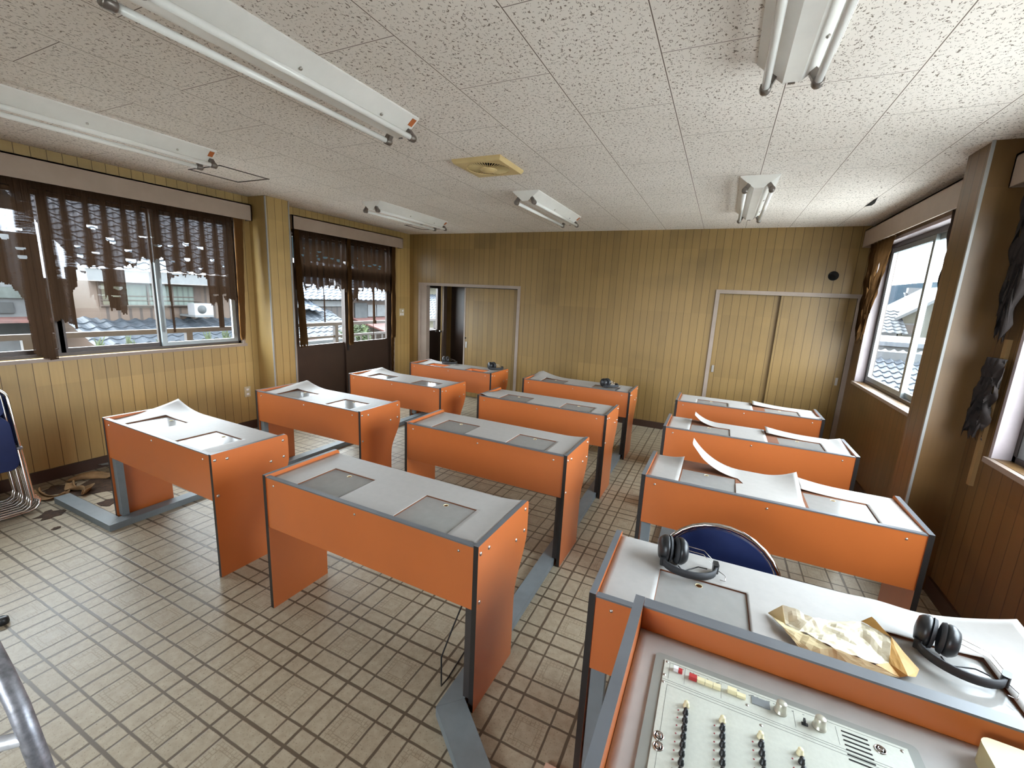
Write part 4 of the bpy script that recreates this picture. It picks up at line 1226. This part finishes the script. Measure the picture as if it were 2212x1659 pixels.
# ================================================================== CHAIRS
def round_u(w_, h_, r, n=8):
    """U pointing up in (y,z): from (-w/2,0) up to h and back down"""
    pts = [(-w_/2, 0)]
    pts += [(-w_/2+r-r*math.cos(math.radians(a)), h_-r+r*math.sin(math.radians(a))) for a in [90*i/n for i in range(n+1)]]
    pts += [(w_/2-r+r*math.sin(math.radians(a)), h_-r+r*math.cos(math.radians(a))) for a in [90*i/n for i in range(n+1)]]
    pts += [(w_/2, 0)]
    return pts
def folded_chair():
    t = empty('folding_chair', (0, 0, 0), '', 'folding chair', 'folded chairs stacked against the left wall')
    # closed loop frame: rounded top and rounded foot bar, leaning toward the wall (-x) at the top
    lean = .20
    def P(y, z, dx=0): return (-lean*z+dx, y, z)
    W = .44; Hh = .90; r = .085
    loop = [(y, z) for y, z in round_u(W, Hh, r)]
    low = [(W/2, .10)] + [(W/2+.03-.07+.07*math.cos(math.radians(a)), .085-.07*math.sin(math.radians(a))+.0) for a in (0, 30, 60, 90)] + [(-W/2-.03+.07-.07*math.sin(math.radians(a)), .085-.07*math.cos(math.radians(a))) for a in (0, 30, 60, 90)] + [(-W/2, .10)]
    pts = [P(y, max(z, .012)) for y, z in loop[1:-1]]
    pts += [P(y, max(z, .012)) for y, z in low]
    pts.append(pts[0])
    MB().tube(pts, .0105, 10, False).build('front_frame', 'chrome', t)
    W2 = .405
    pts = [P(y, z, .014) for y, z in [(-W2/2, .46)]] + [P(-W2/2-.0, .10, .022)] + [P(-W2/2+.015, .055, .022), P(-W2/2+.05, .035, .022), P(W2/2-.05, .035, .022), P(W2/2-.015, .055, .022), P(W2/2, .10, .022), P(W2/2, .46, .014)]
    MB().tube(pts, .0095, 10).build('rear_frame', 'chrome', t)
    m_ = MB(); prof = rrect(-.195, .33, .195, .70, .06, 6)
    m_.add([P(y, z, .010) for y, z in prof]+[P(y, z, .030) for y, z in prof], [tuple(range(len(prof))), tuple(range(len(prof), 2*len(prof)))[::-1]] + [(i, (i+1) % len(prof), len(prof)+(i+1) % len(prof), len(prof)+i) for i in range(len(prof))])
    s_ = m_.build('seat', 'blue_vinyl', t); b_ = s_.modifiers.new('bevel', 'BEVEL'); b_.width = .006; b_.segments = 3
    m_ = MB(); prof = rrect(-.19, .70, .19, .86, .05, 6)
    m_.add([P(y, z, -.008) for y, z in prof]+[P(y, z, .008) for y, z in prof], [tuple(range(len(prof))), tuple(range(len(prof), 2*len(prof)))[::-1]] + [(i, (i+1) % len(prof), len(prof)+(i+1) % len(prof), len(prof)+i) for i in range(len(prof))])
    s_ = m_.build('backrest', 'blue_vinyl', t); b_ = s_.modifiers.new('bevel', 'BEVEL'); b_.width = .006; b_.segments = 3
    for s in (-1, 1):
        MB().lathe([(0, -.008), (.012, -.008), (.012, .02), (.008, .024), (0, .024)], P(s*.205, .47, .012), (0, s, 0), 12).build('hinge', 'dull_steel', t)
    return t
fc = folded_chair()
NCH = 8
for i in range(NCH):
    o = fc if i == 0 else copy_tree(fc)
    o.location = (-4.30-.045*i, .955+.004*(i % 3), 0.0)
    o['label'] = ('outermost blue and chrome folding chair of the folded stack at the left edge' if i == 0 else
                  'folding chair touching the left wall, last of the folded stack' if i == NCH-1 else
                  'blue and chrome folding chair in the folded stack, number %s behind the outermost' % ['', 'one', 'two', 'three', 'four', 'five', 'six'][i])
# chair behind C1
ch = empty('round_back_chair', (.115, 1.66, 0), 'blue chair with a rounded chrome-rimmed back tucked behind the console-side desk', 'chair', rz=-.02)
def Q(x, z, d=0): return (x, .20+.16*(z-.45)+d, z)
rim = [(-.20, .40), (-.232, .52)] + [(.232*math.cos(math.radians(a)), .575+.215*math.sin(math.radians(a))) for a in range(180, -1, -12)] + [(.232, .52), (.20, .40)]
MB().tube([Q(x, z) for x, z in rim], .0105, 12).build('back_frame', 'chrome', ch)
pr = [(.218*math.cos(math.radians(a)), .575+.20*math.sin(math.radians(a))) for a in range(180, -1, -9)] + [(.20, .50), (-.20, .50)]
n = len(pr)
MB().add([Q(x, z, -.012) for x, z in pr]+[Q(x, z, .008) for x, z in pr], [tuple(range(n)), tuple(range(n, 2*n))[::-1]]+[(i, (i+1) % n, n+(i+1) % n, n+i) for i in range(n)]).build('backrest', 'blue_vinyl', ch)
st = MB().prism(rrect(-.20, -.16, .20, .18, .06), 'z', .405, .445).build('seat', 'blue_vinyl', ch)
for s in (-1, 1):
    MB().tube([(s*.20, .19, .41), (s*.205, .21, .40), (s*.215, -.15, .012)], .0105, 10).build('leg', 'chrome', ch)
    MB().tube([(s*.19, -.10, .40), (s*.20, .30, .012)], .0105, 10).build('leg', 'chrome', ch)

# ------------------------------------------------------------------ tubular stand at the lower left edge
sd = empty('tubular_stand', (-1.30, .30, 0), 'scratched steel tube stand with a bright crossbar, cut by the lower left picture edge', 'stand')
def S_(x, y, z): return (x+1.30, y-.30, z)
MB().tube([S_(-1.09, .196, 1.12), S_(-1.021, .196, 1.10), S_(-.97, .196, 1.06), S_(-.923, .195, 1.02), S_(-.902, .196, .97), S_(-.890, .200, .90), S_(-.875, .205, .70), S_(-.87, .21, .35), S_(-.87, .21, .003)], .0132, 16).build('leg', 'dull_steel', sd)
MB().tube([S_(-1.09, .196, 1.12), S_(-1.35, .20, 1.125), S_(-1.48, .20, 1.08), S_(-1.56, .20, .9), S_(-1.60, .20, .003)], .0132, 16).build('leg', 'dull_steel', sd)
MB().tube([S_(-.902, .196, .975), S_(-1.06, .06, .955), S_(-1.22, -.12, .94)], .011, 14).build('crossbar', 'bright_steel', sd)
tag(MB().lathe([(0, 0), (.022, 0), (.026, .008), (.024, .030), (.016, .036), (0, .036)], (-2.99, .635, 0), (0, 0, 1), 16).build('rubber_foot', 'black_plastic'), 'small black rubber foot on the floor at the left picture edge', 'rubber foot')

# ------------------------------------------------------------------ debris
def debris(name, label, x0, y0, x1, y1, h, seed, mat, z=.002, cat='debris'):
    o = crumple(name, [(x0, y0, 0), (x1, y0+.03, 0), (x1-.02, y1, 0), (x0+.04, y1-.02, 0)], z, h, seed, mat, nu=18, nv=14).build(name, mat)
    return tag(o, label, cat)
def curl(label, x, y, L, W_, rot, h, seed, mat):
    """a curled strip of stiff cloth"""
    mb = MB(); n_, m_ = 16, 6; c_, s_ = math.cos(rot), math.sin(rot)
    for i in range(n_+1):
        t_ = i/n_; a = t_*2.6+seed
        for j in range(m_+1):
            u_ = j/m_-.5
            lx = (t_-.5)*L + .02*math.sin(a*3); w_ = W_*(.5+.5*math.sin(PI*min(1, max(.08, t_))))
            ly = u_*w_*math.cos(u_*1.6+math.sin(a)) + .03*math.sin(a*2)
            z = .004 + h*(abs(u_)*1.6)**1.5*(.6+.4*math.sin(a*2+j)) + h*.5*max(0, math.sin(t_*PI*1.5+seed))
            mb.v.append((x+lx*c_-ly*s_, y+lx*s_+ly*c_, z))
    for i in range(n_):
        for j in range(m_):
            a = i*(m_+1)+j; mb.f.append((a, a+1, a+m_+2, a+m_+1)); mb.mi.append(0); mb.sm.append(True)
    o = mb.build('curtain_scrap', mat); q = o.modifiers.new('thick', 'SOLIDIFY'); q.thickness = .002
    return tag(o, label, 'scrap')
curl('tan curled scrap on the floor nearest the foot of the folded chairs', -4.52, 1.33, .22, .12, .5, .05, 1, 'rag_tan')
curl('pale folded scrap standing up beside the end of the floor duct', -4.46, 1.47, .24, .14, -.3, .07, 2, 'rag_tan')
curl('long tan scrap trailing toward the left baseboard', -4.62, 1.62, .34, .13, .9, .06, 3, 'rag_tan')
curl('small pale scrap under the near end of the first window-side desk', -4.15, 1.66, .20, .10, .2, .05, 4, 'rag_tan')
curl('dark brown leaf-like scrap behind the nearest window-side desk duct', -4.30, 1.88, .34, .2, .4, .03, 5, 'rag_brown')
o = crumple('b', [(-4.85, 1.75, 0), (-4.80, 2.15, 0), (-4.76, 2.15, 0), (-4.80, 1.75, 0)], .03, .02, 3, 'grey_paint', nu=6, nv=6).build('curtain_scrap', 'grey_paint'); tag(o, 'bluish grey strip lying along the left baseboard', 'scrap')
debris('curtain_scrap', 'crumpled dark rag heap on the floor by the right wall below the pillar', 1.04, 2.26, 1.34, 2.62, .14, 6.6, 'rag_brown', cat='scrap')
debris('curtain_scrap', 'tan rag on the floor in the right wall corner behind the console-side desk', 1.05, 1.90, 1.32, 2.17, .16, 9.1, 'rag_tan', cat='scrap')
debris('curtain_scrap', 'dark scrap standing against the right wall beyond the pillar near the closet', 1.20, 5.55, 1.36, 5.85, .18, 3.3, 'rag_brown', cat='scrap')
mb = MB()
for (cx, cy_, rr) in ((-4.45, 1.62, .30), (-4.15, 1.82, .26), (-4.62, 1.40, .14), (-4.05, 1.50, .10), (.46, 2.33, .05), (.53, 2.30, .028), (.62, 2.36, .05), (.70, 2.30, .07), (.76, 2.38, .06), (-4.16, 1.20, .10), (-3.9, 1.14, .03), (-4.6, .98, .07), (-4.36, .92, .05), (-4.45, 1.08, .06), (.83, 2.28, .05)):
    n = 14; r_ = random.Random(int(cx*100))
    P = [(cx+rr*r_.uniform(.4, 1)*math.cos(2*PI*k/n), cy_+rr*r_.uniform(.4, 1)*math.sin(2*PI*k/n)) for k in range(n)]
    mb.prism(P, 'z', .0, .003)
tag(mb.build('dirt_crumbs', 'dirt'), 'dark dirt and leaf crumbs scattered on the floor tiles', 'dirt', kind='stuff')

# ================================================================== OUTSIDE
gnd = struct(MB().box(-60, -30, -3.3, 60, 90, -3.2), 'ground', 'ext_ground')
def kawara(parent, p0, eu, ev, nu, nv, mat, name='roof', tw=.30, td=.28, hgt=.035):
    """rows of wavy clay tiles. eu: along eave, ev: up the slope (unit vectors)"""
    p0, eu, ev = Vector(p0), Vector(eu).normalized(), Vector(ev).normalized(); nn = eu.cross(ev).normalized()
    if nn.z < 0: nn = -nn
    mb = MB(); SU = 6
    for j in range(nv):
        vs = []; fs = []
        for e_, (t_, hh) in enumerate(((0, .028), (1.08, .0))):
            for i in range(nu*SU+1):
                ph = i/SU
                h = hgt*(math.sin(2*PI*ph)*.6 + .4*max(0, math.sin(2*PI*ph))) + hh
                vs.append(p0+eu*(ph*tw)+ev*((j+t_)*td)+nn*h)
        m_ = nu*SU+1
        for i in range(nu*SU): fs.append((i, i+1, m_+i+1, m_+i))
        low = [Vector(v_)-nn*.03 for v_ in vs[:m_]]; vs += low
        for i in range(nu*SU): fs.append((i, 2*m_+i, 2*m_+i+1, i+1))
        mb.add(vs, fs, 0, False)
    return mb.build(name, mat, parent)
def win(parent, x, y0, y1, z0, z1, nx=2, mat='ext_curtain', fr='ext_wood', sgn=1):
    d = .05*sgn
    f = MB().box(x, y0-.05, z0-.05, x+d, y1+.05, z0).box(x, y0-.05, z1, x+d, y1+.05, z1+.05).box(x, y0-.05, z0, x+d, y0, z1).box(x, y1, z0, x+d, y1+.05, z1)
    for i in range(1, nx):
        yy = y0+(y1-y0)*i/nx; f.box(x, yy-.02, z0, x+d, yy+.02, z1)
    f.box(x, y0, z0+(z1-z0)*.45, x+d*.8, y1, z0+(z1-z0)*.45+.03)
    fo = f.build('window_frame', fr, parent)
    MB().box(x, y0, z0, x+d*.3, y1, z1).build('window_pane', mat, fo)
# balcony in front of the left openings
bal = empty('balcony_railing', (-6.1, 0, 0), 'brown metal balcony railing outside the left windows', 'railing')
def B_(x, y, z): return (x+6.1, y, z)
MB().box(-.03, -2, 1.05, .03, 9.5, 1.105).build('top_rail', 'ext_rail', bal)
MB().box(-.02, -2, .84, .02, 9.5, .88).build('lower_rail', 'ext_rail', bal)
for y in (-1, .4, 1.8, 3.25, 4.55, 5.62, 7.1, 8.6):
    MB().box(-.03, y-.035, -.2, .03, y+.035, 1.05).build('post', 'ext_rail', bal)
k = 0
y = 5.85
while y < 9.2:
    MB().box(-.01, y-.012, -.1, .01, y+.012, .84).build('baluster', 'ext_rail', bal); y += .19
simple('slab_concrete', srgb(205, 202, 196), .8)
struct(MB().box(-6.4, -2, -.25, XL-T-.001, 9.5, -.11), 'balcony_slab', 'slab_concrete')
# house 1: two-storey, faces the wide left window
h1 = empty('wooden_house', (-13, 5, -3.2), 'two-storey brown boarded house with an upper row of curtained windows, outside the wide left window', 'house')
def rel(mb, o): mb.v = [(a-o.location[0], b-o.location[1], c-o.location[2]) for a, b, c in mb.v]; return mb
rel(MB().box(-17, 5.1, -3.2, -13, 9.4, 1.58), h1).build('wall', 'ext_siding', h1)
rel(MB().box(-13.3, 4.7, 1.60, -12.35, 9.6, 1.86), h1).build('fascia', 'ext_white', h1)
rel(MB().box(-13.02, 5.12, 1.0, -12.94, 7.3, 1.57), h1).build('window_surround', 'ext_wood', h1)
for (a, b) in ((5.52, 6.02), (6.06, 6.56), (6.60, 7.10)):
    f = rel(MB().box(-12.95, a, 1.05, -12.91, b, 1.53), h1).build('window', 'ext_curtain', h1)
    rel(MB().box(-12.91, a-.03, 1.05, -12.88, a, 1.53).box(-12.91, a, 1.25, -12.88, b, 1.27), h1).build('window_bar', 'ext_wood', f)
rel(MB().box(-12.95, 5.16, 1.05, -12.91, 5.48, 1.53), h1).build('shutter', 'ext_beige', h1)
rel(MB().box(-12.90, 5.1, 1.155, -12.87, 7.3, 1.17).box(-12.90, 5.1, 1.03, -12.86, 7.3, 1.05), h1).build('window_guard', 'ext_wood', h1)
def kaw(parent, p0, eu, ev, nu, nv, mat, **k):
    p = (p0[0]-parent.location[0], p0[1]-parent.location[1], p0[2]-parent.location[2])
    return kawara(parent, p, eu, ev, nu, nv, mat, **k)
kaw(h1, (-11.6, 4.5, .12), (0, 1, 0), (-.93, 0, .37), 18, 6, 'ext_tile', name='lower_roof')
kaw(h1, (-12.3, 4.6, 1.89), (0, 1, 0), (-.88, 0, .47), 17, 20, 'ext_tile', name='upper_roof')
rel(MB().box(-11.65, 4.45, -.02, -11.55, 9.9, .06), h1).build('gutter', 'ext_red', h1)
aco = empty('outdoor_unit', (-12.3, 6.98, .80), 'white air conditioner unit hung on the boarded house wall', 'air conditioner')
MB().box(-.30, -.22, .02, 0, .24, .32).build('casing', 'ext_unit', aco)
MB().lathe([(0, 0), (.11, 0), (.11, .004), (0, .004)], (.001, -.04, .17), (1, 0, 0), 24).build('fan_grille', 'ext_concrete', aco)
MB().box(-.69, -.22, -.03, 0, .24, .018).build('bracket', 'ext_white', aco)
# left neighbour
h2 = empty('grey_house', (-15, 2, -3.2), 'pale grey building with a small orange canopy at the far left edge', 'house')
rel(MB().box(-19, -2, -3.2, -15, 4.9, 2.6), h2).build('wall', 'ext_white', h2)
rel(MB().box(-15.0, 2.4, .2, -14.95, 4.5, .55).box(-15, 2.4, .75, -14.95, 4.3, 1.0), h2).build('window', 'ext_block', h2)
rel(MB().box(-15.0, 3.5, .60, -13.9, 4.8, .66), h2).build('canopy', 'ext_red', h2)
rel(MB().box(-15.02, -2, 1.1, -14.9, 4.9, 1.35), h2).build('fascia', 'ext_glass', h2)
# houses beyond the sliding doors
h3 = empty('tiled_house', (-15, 13, -3.2), 'tiled-roof house with dark battened wall seen through the left sliding door', 'house')
rel(MB().box(-18, 11.2, -3.2, -15, 14.6, 1.2), h3).build('wall', 'ext_battens', h3)
rel(MB().box(-14.98, 11.2, .92, -14.9, 14.6, 1.15), h3).build('plaster_band', 'ext_white', h3)
kaw(h3, (-14.5, 10.9, 1.22), (0, 1, .0), (-.9, 0, .43), 12, 14, 'ext_tile_light', name='upper_roof')
kaw(h3, (-12.6, 9.5, -.15), (0, 1, 0), (-.9, 0, .43), 12, 8, 'ext_tile', name='lower_roof')
kaw(h3, (-14.0, 11.0, .95), (0, .96, -.15), (-.9, 0, .43), 5, 4, 'ext_tile_light', name='porch_roof')
rel(MB().box(-12.7, 9.5, -3.2, -15, 12.9, -.2), h3).build('annexe_wall', 'ext_white', h3)
h4 = empty('plank_house', (-15, 16, -3.2), 'weathered plank house with pale sliding windows seen through the right sliding door', 'house')
rel(MB().box(-19, 14.75, -3.2, -15, 17.3, 1.25), h4).build('wall', 'ext_wood', h4)
rel(MB().box(-14.98, 14.9, .30, -14.92, 15.65, 1.08), h4).build('grey_board', 'ext_concrete', h4)
for a in (15.7, 16.3):
    rel(MB().box(-14.98, a, .45, -14.93, a+.55, 1.0), h4).build('window', 'ext_white', h4)
kaw(h4, (-14.4, 14.65, 1.22), (0, 1, 0), (-.88, 0, .47), 9, 12, 'ext_tile_light', name='upper_roof')
rr = MB(); rr.add([(-12.6, 14.7, -.12), (-12.6, 17.4, -.12), (-15, 17.4, .42), (-15, 14.7, .42), (-12.6, 14.7, -.18), (-12.6, 17.4, -.18), (-15, 17.4, .36), (-15, 14.7, .36)], [(0, 1, 2, 3), (4, 7, 6, 5), (0, 4, 5, 1), (1, 5, 6, 2), (2, 6, 7, 3), (3, 7, 4, 0)])
rel(rr, h4).build('red_metal_roof', 'ext_redseam', h4)
h5 = empty('yellow_house', (-16, 22, -3.2), 'cream house with grey tiled roofs seen through the hallway door', 'house')
rel(MB().box(-20, 19.5, -3.2, -16, 26, 2.0), h5).build('wall', 'ext_beige', h5)
kaw(h5, (-15.4, 19.3, 2.05), (0, 1, 0), (-.88, 0, .47), 20, 6, 'ext_tile_light', name='upper_roof')
kaw(h5, (-12.9, 17.6, .35), (0, 1, 0), (-.92, 0, .4), 24, 11, 'ext_tile', name='lower_roof')
rel(MB().box(-13.5, 17.8, -3.2, -16, 24, .3), h5).build('lower_wall', 'ext_beige', h5)
wallb = MB().box(-9.2, 6.2, -3.2, -9.0, 9.0, .38).build('block_wall', 'ext_block'); tag(wallb, 'dark stained concrete block wall behind the balcony railing', 'wall')
# bushes / weeds
def bush(x, y, z, r, n, label, seed, h=1.0, spiky=False):
    rd = random.Random(seed); mb = MB()
    for i in range(n):
        a = rd.uniform(0, 2*PI); rr_ = r*math.sqrt(rd.random()); zz = rd.random()
        cx, cy_ = x+rr_*math.cos(a)*(1-.5*zz), y+rr_*math.sin(a)*(1-.5*zz); cz = z+h*zz
        l = rd.uniform(.08, .16)*(1.5 if spiky else 1); w_ = .018 if spiky else .05
        d = Vector((rd.uniform(-1, 1)*(.5 if spiky else 1), rd.uniform(-1, 1)*(.5 if spiky else 1), rd.uniform(.8, 1.8) if spiky else rd.uniform(-.3, 1))).normalized()
        s_ = d.orthogonal().normalized()*w_
        c = Vector((cx, cy_, cz))
        mb.add([c-s_, c+s_, c+d*l+s_*.3, c+d*l-s_*.3], [(0, 1, 2, 3)])
    mb.tube([(x, y, -3.2), (x, y, z+h*.6)], .05, 6)
    tag(mb.build('garden_bush', 'ext_green'), label, 'bush', 'green bushes outside')
bush(-10.2, 10.2, -1.2, .75, 1300, 'green bush below the left sliding door', 1, 1.75)
bush(-9.6, 12.4, -1.3, .9, 1500, 'green bush behind the balusters below the right sliding door', 2, 1.8)
bush(-11.2, 15.6, -2.2, .8, 900, 'green bush below the red metal roof', 5, 2.2)
for i, (yy, zz) in enumerate(((3.7, .30), (4.15, .28), (4.65, .30), (5.1, .28), (5.5, .3), (5.85, .28))):
    bush(-9.6, yy, -.2, .09, 60, ['first', 'second', 'third', 'fourth', 'fifth', 'sixth'][i] + ' from the left of the yellow-green weed tufts behind the balcony rail', 20+i, .72, True)
struct(MB().box(-11.5, -2, -3.2, -9.0, 6.1, -.2), 'neighbour_terrace', 'slab_concrete')
# ---- right side
h6 = empty('right_roof_house', (6, 14, -3.2), 'pale scalloped tile roof close outside the far right window', 'house')
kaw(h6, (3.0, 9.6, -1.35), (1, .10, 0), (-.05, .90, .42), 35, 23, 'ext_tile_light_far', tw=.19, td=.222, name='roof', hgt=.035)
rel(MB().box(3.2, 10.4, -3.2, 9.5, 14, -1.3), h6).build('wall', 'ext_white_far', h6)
rel(MB().box(3.0, 13.9, .58, 10, 14.3, .80), h6).build('ridge', 'ext_tile_far', h6)
h7 = empty('flat_roof_building', (8, 19, -3.2), 'pale flat roof behind the scalloped tiles outside the right window', 'house')
rel(MB().box(3.6, 15.5, -3.2, 14, 20, .86), h7).build('wall', 'ext_white_far', h7)
rel(MB().box(3.5, 15.4, .86, 14.1, 20.1, .98), h7).build('flat_roof', 'ext_tile_light_far', h7)
h8 = empty('gabled_house', (9, 27, -3.2), 'beige gabled house with a small window under grey roofs outside the right window', 'house')
gx, gy = 8.2, 26.0
rel(MB().prism([(7.75, -3.2), (12.0, -3.2), (12.0, 1.5), (9.6, 2.9), (7.75, 1.65)], 'y', 27, 31), h8).build('wall', 'ext_beige_far', h8)
rel(MB().prism([(7.4, 1.45), (9.6, 3.05), (12.3, 1.45), (12.3, 1.6), (9.6, 3.2), (7.4, 1.6)], 'y', 26.5, 31.5), h8).build('gable_roof', 'ext_white_far', h8)
kaw(h8, (5.6, 25.6, .9), (1, 0, 0), (.0, .86, .5), 7, 8, 'ext_tile_far', name='side_roof')
rel(MB().box(5.7, 27, -3.2, 7.7, 31, .95), h8).build('side_wall', 'ext_white_far', h8)
f = rel(MB().box(7.88, 26.93, .80, 8.42, 26.99, 1.36), h8).build('window_frame', 'ext_white_far', h8)
rel(MB().box(7.94, 26.90, .86, 8.36, 26.94, 1.30), h8).build('window_pane', 'ext_wood_far', f)
h9 = empty('ridge_house', (10, 38, -3.2), 'dark-roofed house with an ornate ridge farther off outside the right window', 'house')
rel(MB().box(11.3, 37.5, -3.2, 18.5, 42, 1.4), h9).build('wall', 'ext_wood_far', h9)
kaw(h9, (11.0, 36.6, 1.4), (1, 0, 0), (.0, .80, .60), 26, 11, 'ext_tile_far', name='roof')
rel(MB().box(11.2, 38.9, 3.15, 18.6, 39.3, 3.6), h9).build('ridge', 'ext_tile_far', h9)
# hills
def hills(name, label, cx, cy_, rx, ry, h, seed, mat):
    mb = MB(); n = 48; m_ = 14; vs = []
    for j in range(m_+1):
        for i in range(n+1):
            x = cx+(i/n*2-1)*rx; y = cy_+(j/m_*2-1)*ry
            f = math.cos((j/m_*2-1)*PI/2)
            z = -4+h*f*(.65+.45*noise.noise(Vector((x*.012+seed, y*.01, 0)))+.12*noise.noise(Vector((x*.05, y*.05, seed))))
            vs.append((x, y, z))
    fs = [(j*(n+1)+i, j*(n+1)+i+1, (j+1)*(n+1)+i+1, (j+1)*(n+1)+i) for j in range(m_) for i in range(n)]
    mb.add(vs, fs, 0, True)
    o = mb.build(name, mat); o['kind'] = 'structure'
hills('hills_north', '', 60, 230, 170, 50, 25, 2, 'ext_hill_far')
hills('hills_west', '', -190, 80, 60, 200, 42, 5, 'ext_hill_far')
